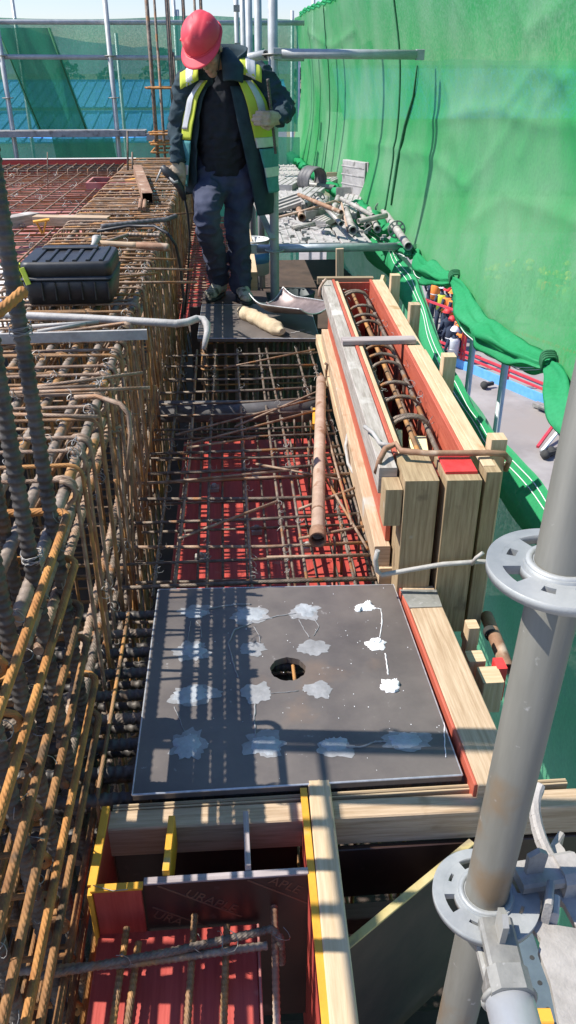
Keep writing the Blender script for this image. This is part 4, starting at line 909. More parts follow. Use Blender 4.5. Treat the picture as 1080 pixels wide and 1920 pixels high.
for (a, za), (c, zc) in zip(ties[1:], ties[2:]):
    b = MB(); n = 60; pts = []; rs = []
    for i in range(n+1):
        f = i/n; Y = a+(c-a)*f; q = math.sin(f*math.pi); pts.append(V((netx(Y)-.03*q+.01*math.sin(f*19), Y, sag(Y)+.012*math.sin(f*13)*q))); rs.append(.018+.046*q**.6*min(1, (a-c)/1.2)*(1+.12*math.sin(f*23)))
    b.tube(pts, rs, 28)
    for i_, p in enumerate(b.v):
        q_ = pts[i_//28]; g_ = (i_ % 28)/28*6.283; p += (p-q_)*(.22*math.sin(g_*5+.06*(i_//28))+.15*math.sin(g_*8+1+.1*(i_//28)))
    for p in b.v: p += V((noise.noise(V((p.x*12, p.y*3.2, p.z*12))), 0, noise.noise(V((p.x*12+9, p.y*3.2, p.z*12)))))*.03
    part('rolled_hem', b, 'nethem', net)
    for off, k in ((-.035, .55), (-.012, .86)):
        s_ = MB(); s_.tube([p+V((-r*.80 if off < -.02 else -r*.45, 0, r*-.66 if off < -.02 else -r*.93)) for p, r in zip(pts, rs)], .0024, 4); part('seam_line', s_, 'seam', net)
    tr_ = MB()
    for j in range(4): tr_.tube(rrect(-.03, .03, -.03, .03, .02, (1, 0, 0), (0, 0, 1), (netx(c), c+.008*j, zc+.006*j)), .006, 5, closed=True)
    part('net_tie', tr_, 'netdark', net)
for Y, w_ in ((6.75, .012), (9.9, .008)):
    b = MB(); n = 30; b.tube([V((upx(Y, .4+1.62*i/n)-.006, Y+.012*math.sin(i*.3), .4+1.62*i/n)) for i in range(n+1)], w_*.7, 5); part('seam_shade_line', b, 'netdark', net)
b = MB(); n = 90
for k in range(2): b.tube([V((upx(3+i*.1, 2.02)+.01, 3+i*.1, 2.02+.025*k+.012*math.sin(i*1.9+k))) for i in range(n+1)], .018, 5)
part('top_hem', b, 'nethem', net)
b = MB(); P = [ax(x, y, 1.35) for x, y in ((786, 122), (776, 180), (762, 235), (752, 300), (747, 360), (746, 385))]; P = [V((upx(p.y, p.z)-.008, p.y, p.z)) for p in P]; b.tube(P, [.006, .009, .012, .013, .011, .006], 6); part('seam_shade_line', b, 'netdark', net)  # dark line drawn for the shade of a pole behind the net
b = MB(); P = [V((netx(6.2+i*.06)-.07+.03*noise.noise(V((i*.35, 0, 0))), 6.2+i*.06, .36+.03*noise.noise(V((0, i*.3, 0))))) for i in range(100)]
b.tube(P, [.05+.03*noise.noise(V((i*.45, 3, 0))) for i in range(100)], 12)
for p in b.v: p += V((noise.noise(p*14), noise.noise(p*14+V((5, 0, 0))), noise.noise(p*14+V((0, 5, 0)))))*.035
part('bunched_foot', b, 'nethem', net)

low = thing('lower_debris_net', 'lower green net with white double seam on its folded top edge', 'safety net', (1.2, 4, -.5))
le = [(9.5, .24), (6.4, .25), (5.55, .215), (5.1, .095), (4.6, -.035), (4.1, -.112), (3.5, -.125), (2.87, -.08), (2.63, -.085), (2.2, -.12), (1.2, -.18), (.2, -.2)]
def ltop(Y):
    for (a, za), (c, zc) in zip(le, le[1:]):
        if c <= Y <= a: return za+(zc-za)*(a-Y)/(a-c)
    return .24
def lowp(u, v):
    Y = .3+u*9.0; z = ltop(Y)-v*3.2; x = 1.27-.03*min(1, v*2.6)+.035*noise.noise(V((Y*.8, z*1.1, 5)))+.02*noise.noise(V((Y*2.5, z*.8, 9)))
    return (x+(netx(max(Y, 1))-1.27), Y, z)
b = MB(); b.grid(lowp, 110, 44); part('net_sheet', b, 'netlow', low)
def hemp(u, v):
    Y = .4+u*7.4; wv = .15; a = v; z = (ltop(Y)*2+ltop(min(9.4, Y+.2))+ltop(max(.25, Y-.2)))/4+.012+.012*math.sin(Y*4.3)-a*(wv+.04*math.sin(Y*2.2))*1.25; x = 1.262-.045*math.sin(a*math.pi)-.05*a+.012*math.sin(Y*5+a*3)+.02*noise.noise(V((Y*3, a*2.5, 3)))+(netx(max(Y, 1))-1.27)
    return (x-.012, Y, z)
b = MB(); b.grid(hemp, 110, 8); part('folded_hem', b, 'nethem', low)
for a in (.10, .20):
    b = MB(); b.tube([V(hemp(i/110, a))+V((-.004, 0, .002)) for i in range(111)], .0024, 4); part('seam_line', b, 'seam', low)

def netpanel(name, lab, p0, p1, z0, z1, m, amp=.05, n=60, hem=True):
    p0, p1 = V(p0), V(p1); d = (p1-p0); nn = V((-d.y, d.x, 0)).normalized(); t = thing(name, lab, 'safety net', ((p0.x+p1.x)/2, (p0.y+p1.y)/2, z0))
    b = MB(); b.grid(lambda u, v: p0+d*u+nn*(amp*noise.noise(V((u*d.length*.9, v*2, 4)))+amp*.5*math.sin(u*d.length*5+math.sin(v*3)))+V((0, 0, z0+(z1-z0)*v-.05*abs(math.sin(u*d.length*1.0))*v)), n, 20)
    part('net_sheet', b, m, t); return t
FY = 11.3
netpanel('far_debris_net', 'dark green see-through net closing the far end behind the scaffold, upper strip', (-6.5, FY, 0), (.95, FY, 0), .72, 1.99, 'netfar')
netpanel('far_debris_net', 'dark green see-through net hanging below the far white plank', (-6.5, FY+.03, 0), (.98, FY+.03, 0), -1.6, .70, 'netfar')
t = thing('loose_net_drape', 'narrow darker green net drape hanging slanted on the far scaffold at the left', 'safety net', (-2.4, FY-.05, .7))
b = MB(); b.grid(lambda u, v: (-2.62+u*.62+(1-v)*.32, FY-.07+.04*math.sin(u*9), .72+1.13*v), 10, 12); part('net_sheet', b, 'netfar', t)
b = MB(); b.tube([(-2.02+(1-v)*.32, FY-.08, .72+1.13*v) for v in (0, .3, .6, 1)], .012, 5); part('edge_rope', b, 'netdark', t)
b = MB(); b.tube([(-2.62+(1-v)*.36, FY-.08, .72+1.13*v) for v in (0, .3, .6, 1)], .010, 5); part('edge_rope', b, 'netdark', t)
t = thing('loose_net_drape', 'narrow dark green net drape hanging below the far white plank', 'safety net', (-2.1, FY-.05, 0))
b = MB(); b.grid(lambda u, v: (-2.05+u*.75-(v)*.1, FY-.07+.04*math.sin(u*9), -.3+.98*v), 10, 12); part('net_sheet', b, 'netfar', t)

# ================================================================== SCAFFOLD
def rosette(par, c, r=.061, t=.009):
    b = MB(); c = V(c); n = 8
    b.ring_disc(c, .026, .033, t*1.6, 24); b.ring_disc(c, r-.009, r, t, 36)
    for k in range(n):
        a = 2*math.pi*(k+.5)/n; e = V((math.cos(a), math.sin(a), 0)); wdt = .012 if k % 2 else .017
        b.beam(c+e*.030, c+e*(r-.006), wdt, t*.98, ch=.001)
    return part('rosette', b, 'galv', par)
def standard(lab, x, y, z0, z1, r, m='galv', ros=(), grp=None, n=14, name='scaffold_standard'):
    t = thing(name, lab, 'scaffold pole', (x, y, z0), grp); b = MB(); b.pipe((x, y, z0), (x, y, z1), r, .004, n); part('tube', b, m, t)
    for z in ros: rosette(t, (x, y, z), r+.037)
    return t
def ledger(lab, a, c, r=.021, m='galv', grp=None, heads=True):
    a, c = V(a), V(c); t = thing('scaffold_ledger', lab, 'scaffold tube', (a+c)/2, grp); b = MB(); b.pipe(a, c, r, .004, 12); part('tube', b, m, t)
    if heads:
        d = (c-a).normalized()
        for p, s_ in ((a, -1), (c, 1)):
            b = MB(); b.beam(p, p+d*s_*.05, .035, .06); part('ledger_head', b, m, t)
    return t
# near standard with two rosettes
NP = V((.262, .532, 0))
LEAN = V((.03, .0, 1)).normalized(); NB = V((.2625, .532, 1.062))
def np_at(z): return NB+LEAN*((z-NB.z)/LEAN.z)
ns = thing('scaffold_standard', 'thick galvanised scaffold standard with two perforated rosettes at the near right', 'scaffold pole', np_at(-2.4))
b = MB(); b.pipe(np_at(-2.4), np_at(2.6), .0225, .004, 32); part('tube', b, 'pole', ns)
for z in (.648, 1.062):
    b = MB(); c = np_at(z); t_ = .0085; r1 = .060 if z > 1 else .056
    # disc with eight holes cut out: sectors between the openings
    b.ring_disc(c, .0220, .030, t_*1.7, 36); b.ring_disc(c, .0295, .0335, t_*.99, 40); b.ring_disc(c, r1-.0115, r1, t_, 56)
    def sector(a0, a1, q0, q1, tt):
        m_ = 3; pts = [c+V((math.cos(a0+(a1-a0)*i/m_)*q1, math.sin(a0+(a1-a0)*i/m_)*q1, -tt/2)) for i in range(m_+1)]+[c+V((math.cos(a1-(a1-a0)*i/m_)*q0, math.sin(a1-(a1-a0)*i/m_)*q0, -tt/2)) for i in range(m_+1)]
        b.slab(pts, (0, 0, 1), tt)
    ro = r1-.0105; ri = .033
    for k in range(8):
        a = 2*math.pi*k/8+math.radians(11); nxt = a+math.pi/4; big = k % 2 == 0
        sector(a+(.25 if big else .13), nxt-(.13 if big else .25), ri, ro, t_*.98)
        if not big:
            for s_ in (-1, 1): sector(a+s_*.13-.001 if s_ > 0 else a-.15, a+.15 if s_ > 0 else a-.129, ri, ro, t_*.97)
            sector(a-.13, a+.13, ri, ri+.004, t_*.97); sector(a-.13, a+.13, ro-.005, ro, t_*.97)
    part('rosette', b, 'rosette', ns)
    b = MB(); b.tube([c+V((math.cos(q)*.0262, math.sin(q)*.0262, .006)) for q in [i*.2618 for i in range(24)]], .0035, 6, closed=True); part('weld_bead', b, 'rosette', ns)
def wedge_head(par, c, d, m):                       # ledger end that grips the rosette, with its wedge
    c, d = V(c), V(d).normalized(); sd = d.cross(V((0, 0, 1))).normalized()
    for zz in (.012, -.022):
        b = MB(); b.beam(c+d*.036+V((0, 0, zz)), c+d*.092+V((0, 0, zz*.8)), .034, .014, ch=.003); part('head_jaw', b, m, par)
    b = MB(); b.beam(c+d*.084+V((0, 0, -.005)), c+d*.108+V((0, 0, -.005)), .040, .052, ch=.008); part('head_body', b, m, par)
    b = MB(); b.slab([c+d*.046+V((0, 0, -.045))-sd*.003, c+d*.060+V((0, 0, -.045))-sd*.003, c+d*.066+V((0, 0, .045))-sd*.003, c+d*.056+V((0, 0, .052))-sd*.003, c+d*.044+V((0, 0, .045))-sd*.003], sd, .006); part('wedge', b, m, par)
rl = .648; NP = V((*np_at(rl).xy, 0))
d1 = V((-.06, -1, -.02)).normalized()
t = thing('scaffold_ledger', 'shiny zinc ledger tube with wedge head running from the lower rosette to the camera', 'scaffold tube', NP+V((0, -.3, rl)))
wedge_head(t, NP+V((0, 0, rl)), d1, 'galv'); b = MB(); b.pipe(NP+V((0, 0, rl-.006))+d1*.100, NP+V((0, 0, rl-.006))+d1*1.4, .0235, .003, 30); part('tube', b, 'alu', t)
b = MB(); b.tube(arc(NP+V((0, 0, rl-.006))+d1*.104, .0245, 0, 6.28, 20, d1.cross(V((0, 0, 1))).normalized(), (0, 0, 1)), .003, 6); part('weld_bead', b, 'galv', t)
d2 = V((1, .12, 0)).normalized()
t = thing('scaffold_ledger', 'grey mortar splashed ledger head with wedge leaving the lower rosette to the right', 'scaffold tube', NP+V((.2, 0, rl)))
wedge_head(t, NP+V((0, .006, rl)), d2, 'splat'); b = MB(); b.pipe(NP+V((0, .006, rl-.006))+d2*.1, NP+V((0, .006, rl-.006))+d2*1.0, .0235, .003, 24); part('tube', b, 'splat', t)
# hooks of the steel decks resting on that ledger
def deck_hook(lab, o, s_=1, rz=0):
    t = thing('deck_hook', lab, 'deck hook', o); R_ = Matrix.Rotation(rz, 3, 'Z')
    def q(x, y, z): return V(o)+R_ @ V((x*s_, y*s_, z*s_))
    b = MB(); b.slab([q(0, 0, 0), q(.055, 0, 0), q(.062, -.16, -.015), q(.05, -.30, -.02), q(-.012, -.30, -.02), q(.0, -.15, -.01)], (0, 0, 1), .006); part('hook_plate', b, 'white', t)
    b = MB(); P = [q(-.003, .02, .006), q(-.003, .055, .026), q(-.003, .10, .03), q(-.003, .125, .015), q(-.003, .105, .05), q(-.003, .045, .052), q(-.003, -.01, .03), q(-.003, -.06, .01)]; b.slab(P, R_ @ V((1, 0, 0)), .010*s_); part('hook_claw', b, 'splat', t)
    b = MB(); P = [q(.055, .03, .006), q(.055, .075, .03), q(.055, .085, .045), q(.055, .03, .045), q(.055, -.05, .01)]; b.slab(P, R_ @ V((1, 0, 0)), .008*s_); part('hook_claw', b, 'splat', t)
    b = MB(); b.tube([q(.012, -.02, .009), q(.012, -.02, .02)], .008*s_, 10); part('rivet', b, 'splat', t)
    return t
HZ = .632
t = thing('deck_hook', 'big pale mortar splashed deck hook plates at the lower right picture edge', 'deck hook', az(1060, 1700, HZ))
def pl(pts, z, th, m, nm, lab=None):
    b = MB(); P = [az(x, y, z) for x, y in pts]; n = (P[1]-P[0]).cross(P[2]-P[0])
    b.slab(P if n.z > 0 else P[::-1], (0, 0, 1), th); part(nm, b, m, t, lab)
pl([(1002, 1652), (1014, 1622), (1030, 1600), (1046, 1588), (1056, 1600), (1064, 1618), (1090, 1622), (1100, 1760), (1076, 1742), (1056, 1704), (1030, 1672)], HZ, .008, 'splat', 'hook_plate')
pl([(984, 1712), (1002, 1700), (1012, 1720), (1016, 1738), (1100, 1752), (1110, 1960), (1052, 1960), (1030, 1850), (1008, 1790), (1012, 1768), (992, 1742)], HZ+.006, .007, 'splat', 'hook_plate')
def fin(pts, z0, z1, m, nm):
    b = MB()
    for (x0, y0), (x1, y1) in zip(pts, pts[1:]):
        a_, c_ = az(x0, y0, z0), az(x1, y1, z0); b.beam(a_.lerp(V((a_.x, a_.y, z1)), .5), c_.lerp(V((c_.x, c_.y, z1)), .5), .008, z1-z0, ch=.002)
    part(nm, b, m, t)
fin([(1020, 1735), (1024, 1690)], HZ+.01, HZ+.045, 'splat', 'hook_claw'); fin([(1036, 1735), (1038, 1700)], HZ+.01, HZ+.03, 'white', 'hook_claw')
fin([(1010, 1650), (1046, 1592)], HZ-.03, HZ, 'splat', 'hook_claw'); fin([(1064, 1700), (1082, 1730)], HZ-.03, HZ, 'splat', 'hook_claw')
t = thing('hook_strap', 'curved flat grey hook strap rising above the ledger at the right edge', 'deck hook', V((.38, .66, .62)))
b = MB(); P = [az(1012, 1478, .67), az(1005, 1490, .668), az(1002, 1510, .665), az(1003, 1530, .66), az(1007, 1552, .655), az(1014, 1575, .65), az(1023, 1596, .645), az(1035, 1618, .64), az(1052, 1645, .635)]
P = [P[0]]+[(a_+b_*2+c_)/4 for a_, b_, c_ in zip(P, P[1:], P[2:])]+[P[-1]]
for p, q in zip(P, P[1:]): b.beam(p-(q-p)*.1, q+(q-p)*.1, .011, .018, (0, 0, 1), .003)
part('strap', b, 'splat', t)
t = thing('perforated_deck', 'dark perforated steel deck seen edge on below the near ledger', 'steel deck', V((.41, .62, .3)))
a, c = V((.40, .76, .30)), V((.385, .36, .30))
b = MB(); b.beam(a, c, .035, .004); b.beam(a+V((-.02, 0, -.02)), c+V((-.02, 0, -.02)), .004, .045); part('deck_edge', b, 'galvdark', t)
for i in range(11):
    p = a.lerp(c, (i+.5)/11)+V((.004, 0, .0022)); b = MB(); b.ring_disc(p, .0001, .0035, .0008, 10); part('hole', b, 'sole', t)
b = MB(); b.beam(az(1000, 1908, .33), az(1034, 1908, .33), .02, .012); solo('orange_clip', b, 'orange', 'small orange plastic clip at the bottom right by the perforated deck', 'plastic clip')

# standards by the worker
P5 = V((.321, 5.68, 0))
t = standard('galvanised scaffold standard standing right of the worker behind the scoop', P5.x, P5.y, -.9, 2.7, .031, 'galvlight', (.33, 1.5), n=18)
ledger('grey tube running from the worker\'s standard into the big green net', (P5.x+.05, 5.66, 1.505), (1.22, 5.70, 1.50), .028, 'galvlight')
ledger('pale tube at shoulder height behind the worker, left of the standard', (P5.x-.04, 5.7, 1.50), (-.10, 6.3, 1.44), .028, 'galvlight', heads=False)
ledger('grey ledger under the edge of the junk covered platform', (P5.x-.12, 5.74, .33), (1.20, 5.80, .32), .028, 'galvblue')
b = MB(); b.beam(ay(476, 372, 5.9), ay(512, 448, 5.62), .045, .012); solo('diagonal_brace', b, 'white', 'short pale flat brace slanting down to the worker\'s standard', 'scaffold brace')
for px, Y, r, lab in ((444, 10.6, .028, 'leftmost'), (456, 9.6, .030, 'second'), (467, 9.2, .035, 'third'), (484, 7.4, .030, 'rightmost')):
    a = ay(px, 60, Y); standard({'leftmost': 'thin grey standard just right of the worker\'s helmet, farthest of the cluster', 'second': 'pale standard with clamps right of the worker\'s helmet', 'third': 'thicker pale standard in the cluster right of the helmet', 'rightmost': 'pale standard between the cluster and the pole with the net tube'}[lab], a.x, Y, -1.2, 2.8, r, 'galvlight', (), None)
for z in (1.98, 1.62):
    a = ay(450, 100, 10.5); b = MB(); b.box((a.x-.06, 10.4, z), (a.x+.06, 10.52, z+.06)); solo('pipe_clamp', b, 'galv', ('upper' if z > 1.8 else 'lower')+' pipe clamp on the pale standards right of the helmet', 'pipe clamp', 'pipe clamps by the helmet')
# far scaffold frame
for px, lab in ((2, 'far standard at the left picture edge'), (206, 'far standard in the middle between the left edge and the column bars')):
    a = ay(px, 100, 11.0); standard(lab, a.x, 11.0, -2.0, 2.6, .030, 'galvlight', (1.56, .72, 1.12), 'far scaffold standards')
for px, top, where in ((22, -5, 'at the far left edge'), (217, 62, 'beside the middle far standard'), (325, 0, 'just left of the red helmet'), (332, 18, 'touching the red helmet'), (548, 20, 'at the left top corner of the big net'), (560, 40, 'shortest one above the big net'), (588, -10, 'above the big net, third from its corner'), (612, -20, 'above the big net, rightmost')):
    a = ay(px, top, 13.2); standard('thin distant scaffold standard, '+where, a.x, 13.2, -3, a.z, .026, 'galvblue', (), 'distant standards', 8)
ledger('far top rail along the upper edge of the far net', (-6.5, 11.06, 1.90), (1.0, 11.06, 1.90), .027, 'galvlight', None, False)
ledger('far middle rail across the far scaffold', (-6.5, 11.04, 1.57), (1.0, 11.04, 1.53), .027, 'galvlight', None, False)
t = thing('scaffold_plank', 'pale mortar stained plank along the far scaffold', 'plank', (-2.5, 11, .74)); b = MB(); b.box((-6.5, 10.86, .70), (-.95, 11.1, .77)); part('plank_body', b, 'white', t)
t = thing('scaffold_plank', 'short pale plank end on the far scaffold beside the column bars', 'plank', (-.6, 10.95, .74)); b = MB(); b.box((-.94, 10.84, .66), (.4, 11.08, .74)); part('plank_body', b, 'white', t)
for i in range(2):
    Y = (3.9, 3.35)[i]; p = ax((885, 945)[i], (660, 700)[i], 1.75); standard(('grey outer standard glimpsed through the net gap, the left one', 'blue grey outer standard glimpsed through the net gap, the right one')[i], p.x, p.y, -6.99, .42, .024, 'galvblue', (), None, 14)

# ================================================================== JUNK PLATFORM
PZ = .34
for k, (x0, x1) in enumerate(((.33, .56), (.575, .80), (.815, 1.03))):
    t = thing('steel_deck', ('mortar white scaffold deck nearest the worker under the junk pile', 'mortar white scaffold deck in the middle under the junk pile', 'mortar white scaffold deck nearest the green net under the junk pile')[k], 'steel deck', (x0, 8.5, PZ))
    for j, (ya, yb) in enumerate(((5.86, 7.7), (7.72, 9.6), (9.62, 11.2))):
        xs = -.03*j*k
        b = MB(); b.box((x0+xs, ya, PZ-.045), (x1+xs, yb, PZ+rnd.uniform(-.004, .004)), .004); part('deck_section', b, 'white', t)
        for q in (.06, .12, .18):
            b = MB(); b.beam((x0+xs+q, ya+.02, PZ+.006), (x0+xs+q, yb-.02, PZ+.006), .012, .008); part('deck_rib', b, 'white', t)
def j(px, py, z=PZ+.04): return az(px, py, z)
# tall panel leaning at the net
t = thing('steel_shutter', 'tall mortar white steel shutter standing on edge on the junk platform', 'steel panel', az(670, 380, PZ))
a, c = az(686, 382, PZ+.02), V((1.10, 7.9, PZ+.02)); h = .34
b = MB(); b.beam(V((a.x, a.y, a.z+h/2)), V((c.x, c.y, c.z+h/2)), .055, h, ch=.004); part('panel_body', b, 'white', t)
for z in (.06, .14, .22, .29):
    b = MB(); b.beam(V((a.x-.030, a.y, a.z+z)), V((c.x-.030, c.y, c.z+z)), .008, .012); part('panel_rib', b, 'white', t)
b = MB(); b.beam(V((a.x, a.y-.01, a.z)), V((a.x, a.y-.01, a.z+h+.005)), .07, .008, (1, 0, 0)); part('end_plate', b, 'splat', t)
# black corrugated coil
t = thing('corrugated_pipe', 'short piece of wide black corrugated pipe lying among the junk', 'pipe', j(580, 325))
c = j(585, 335, PZ+.13)
axd = V((.55, -.83, 0)).normalized(); sdd = V((.83, .55, 0)).normalized()
def coilp(u, v):
    a_ = -1.0+u*4.7; r_ = .112+.006*(math.sin(v*19) > .3)+.006*math.sin(a_*2)
    return c+axd*(v-.5)*.17+sdd*math.cos(a_)*r_+V((0, 0, math.sin(a_)*r_-.01))
b = MB(); b.grid(coilp, 30, 14); me = evaluated(b, 'rolled_sheet', 'pipe', [('SOLIDIFY', {'thickness': .008})], origin(t)); inst('rolled_sheet', me, t)
for v_ in (0, 1): b = MB(); b.tube([V(coilp(i/30, v_)) for i in range(31)], .007, 6); part('rim_bead', b, 'pipe', t)
# tubes
tubes = [((532, 340), (628, 352), .026, 'galv', 'long grey tube lying across the junk pile behind the coil side'),
         ((604, 395), (612, 372), .026, 'splat', 'short pale tube end pointing at the camera in the middle of the junk'),
         ((566, 408), (560, 392), .025, 'rust', 'short tube stub with dark bore at the left of the junk'),
         ((621, 408), (634, 370), .024, 'splat', 'pale tube with spigot lying lengthwise in the junk pile'),
         ((662, 432), (648, 392), .026, 'splat', 'pale tube with flared end lying at the front of the junk'),
         ((690, 425), (676, 392), .022, 'splat', 'pale tube, left of the two side by side near the panel'),
         ((708, 430), (692, 392), .022, 'splat', 'pale tube, right of the two side by side near the panel')]
for p, q, r, m, lab in tubes:
    t = thing('steel_tube', lab, 'steel tube', j(*p)); a, c = j(*p, PZ+.05), j(*q, PZ+.06); b = MB(); b.pipe(a, c, r, .004, 14); part('tube', b, m, t)
    d = (c-a).normalized(); b = MB(); b.pipe(a-d*.005, a+d*.03, r+.006, .005, 14); part('collar', b, m, t)
t = thing('rosette_tube', 'tube with two rosette discs overhanging the near right end of the junk platform', 'scaffold pole', j(740, 420))
a, c = az(766, 462, PZ+.06), az(714, 388, PZ+.06); d = (c-a).normalized(); b = MB(); b.pipe(a, c, .0265, .004, 16); part('tube', b, 'splat', t)
for q in (.37, .93):
    p = a.lerp(c, q); b = MB(); b.ring_disc(p, .026, .034, .014, 20, d); b.ring_disc(p, .054, .064, .009, 28, d)
    u = d.orthogonal().normalized(); w2 = d.cross(u)
    for k in range(8): e = u*math.cos(k*.785)+w2*math.sin(k*.785); b.beam(p+e*.03, p+e*.058, .014, .009, d)
    part('rosette', b, 'splat', t)
t = thing('rosette_tube', 'shorter tube with one rosette disc in the middle of the junk pile', 'scaffold pole', j(600, 375)); a, c = j(608, 388, PZ+.07), j(590, 366, PZ+.09); d = (c-a).normalized()
b = MB(); b.pipe(a, c, .024, .004, 14); part('tube', b, 'splat', t); p = a.lerp(c, .65); b = MB(); b.ring_disc(p, .024, .034, .014, 20, d); b.ring_disc(p, .054, .064, .009, 28, d)
u = d.orthogonal().normalized(); w2 = d.cross(u)
for k in range(8): e = u*math.cos(k*.785)+w2*math.sin(k*.785); b.beam(p+e*.03, p+e*.058, .014, .009, d)
part('rosette', b, 'splat', t)
extra = [((548, 428), (590, 420), .020, 'splat', 'pale tube lying along the platform edge at the left front of the junk', .02), ((640, 420), (600, 378), .018, 'galv', 'thin grey tube lying slanted over the middle of the junk', .12),
         ((700, 405), (640, 372), .017, 'splat', 'thin pale tube lying slanted against the tall shutter foot', .10), ((560, 365), (640, 398), .016, 'rust', 'thin rusty tube crossing high over the junk pile', .15), ((672, 415), (725, 404), .020, 'splat', 'short pale tube lying across the paired tubes', .09)]
for p, q, r, m, lab, dz in extra:
    t = thing('steel_tube', lab, 'steel tube', j(*p)); b = MB(); b.pipe(j(*p, PZ+dz), j(*q, PZ+dz+.02), r, .003, 12); part('tube', b, m, t)
for p, q, w_, h_, dz, rz, lab in (((555, 385), (590, 356), .20, .05, .05, .1, 'white splashed steel box piece lying at the back left of the junk'), ((598, 420), (632, 402), .12, .045, .03, 0, 'small white splashed plank piece in the front middle of the junk'), ((650, 405), (664, 368), .16, .05, .03, 0, 'white splashed plank piece lying before the tall shutter'), ((528, 352), (560, 332), .22, .06, .03, 0, 'white splashed plank piece at the far left of the junk'), ((610, 345), (640, 330), .15, .06, .04, 0, 'grey plank piece lying behind the corrugated pipe')):
    t = thing('deck_scrap', lab, 'steel scrap', j(*p)); a_, c_ = j(*p, PZ+dz), j(*q, PZ+dz+.03); b = MB(); b.beam(a_, c_, w_, h_, ch=.004); part('scrap_body', b, 'white', t)
    for o_2 in (-.3, 0, .3): b = MB(); sd_ = (c_-a_).cross(V((0, 0, 1))).normalized(); b.beam(a_+sd_*o_2*w_+V((0, 0, h_/2)), c_+sd_*o_2*w_+V((0, 0, h_/2)), .012, .01); part('scrap_rib', b, 'splat', t)
# ribbed steel boxes, channel, bent bar, boards, rubble
t = thing('ribbed_deck_scrap', 'grey ribbed steel frame panel tilted at the left of the junk pile', 'steel panel', j(545, 375))
a, c = j(525, 392, PZ+.05), j(566, 372, PZ+.13)
for k in range(4):
    b = MB(); o2 = V((0, -.09+k*.075, -.02+.014*k)); b.beam(a+o2+V((-.08, 0, 0)), c+o2, .05, .03); part('rail', b, 'splat', t)
b = MB(); b.beam(c+V((0, -.14, -.05)), c+V((.0, .18, .04)), .03, .05); part('end_rail', b, 'white', t)
b = MB(); b.beam(a+V((-.1, -.0, -.03)), c+V((-.02, .02, -.03)), .24, .006); part('back_sheet', b, 'galvblue', t)
t = thing('steel_bracket', 'bent grey sheet bracket standing between the coil and the tall panel', 'steel bracket', j(640, 360)); a = j(630, 378, PZ+.02)
b = MB(); b.slab([a, a+V((.14, .0, 0)), a+V((.14, .02, .12)), a+V((0, .02, .12))], (0, 1, 0), .006); part('plate', b, 'splat', t)
b = MB(); b.slab([a+V((.141, 0, 0)), a+V((.141, .16, 0)), a+V((.141, .16, .10)), a+V((.141, 0, .12))], (1, 0, 0), .006); part('plate', b, 'splat', t)
t = thing('channel_piece', 'short white splashed steel channel at the front left of the junk', 'steel channel', j(590, 402)); a, c = j(572, 410, PZ+.03), j(612, 404, PZ+.03)
for o2, w_, h_ in ((V((0, 0, 0)), .07, .006), (V((0, .035, .03)), .006, .06), (V((0, -.035, .03)), .006, .06)):
    b = MB(); b.beam(a+o2, c+o2, w_, h_); part('channel_wall', b, 'white', t)
b = MB(); P = [j(520, 408, PZ+.05), j(560, 398, PZ+.07), j(600, 386, PZ+.12), j(628, 377, PZ+.14), j(640, 380, PZ+.12), j(645, 400, PZ+.06), j(652, 432, PZ+.02)]
b.tube(P, .010, 8); solo('bent_rebar', b, 'rustp', 'long bent rusty bar draped over the front of the junk pile', 'bar')
b = MB(); b.beam(j(522, 404, PZ+.01)+V((0, -.12, 0)), j(615, 438, PZ+.01), .05, .03); solo('timber_lath', b, 'white', 'white splashed lath along the front edge of the junk platform', 'lath')
b = MB(); b.box(j(625, 362, PZ)+V((0, .6, 0)), j(625, 362, PZ)+V((.2, .62, .13))); solo('board_offcut', b, 'wood', 'brown board offcut standing behind the coil and the tall panel', 'board')
w = MB()
for i in range(60):
    p = V((rnd.uniform(.36, 1.16), rnd.uniform(5.95, 8.2), PZ+.01)); s_ = rnd.uniform(.006, .02); w.box(p+V((-s_, -s_*rnd.uniform(.5, 1.5), -.012)), p+V((s_, s_*rnd.uniform(.4, 1), s_*.7)))
for i in range(14):
    p = V((rnd.uniform(.4, 1.15), rnd.uniform(5.95, 7.4), PZ+.04)); a = rnd.uniform(0, 3); w.tube([p, p+V((math.cos(a)*.14, math.sin(a)*.14, .02)), p+V((math.cos(a+.5)*.28, math.sin(a+.5)*.28, -.01))], .004, 4)
solo('rubble', w, 'white', 'loose white mortar crumbs and wire bits scattered over the junk platform', 'rubble', kind='stuff')
b = MB(); b.tube([j(740, 460, PZ-.02), j(752, 450, PZ), j(745, 470, PZ-.05)], .02, 6); solo('net_scrap', b, 'nethem', 'crumpled bright green net scrap at the right end of the platform ledger', 'net scrap')
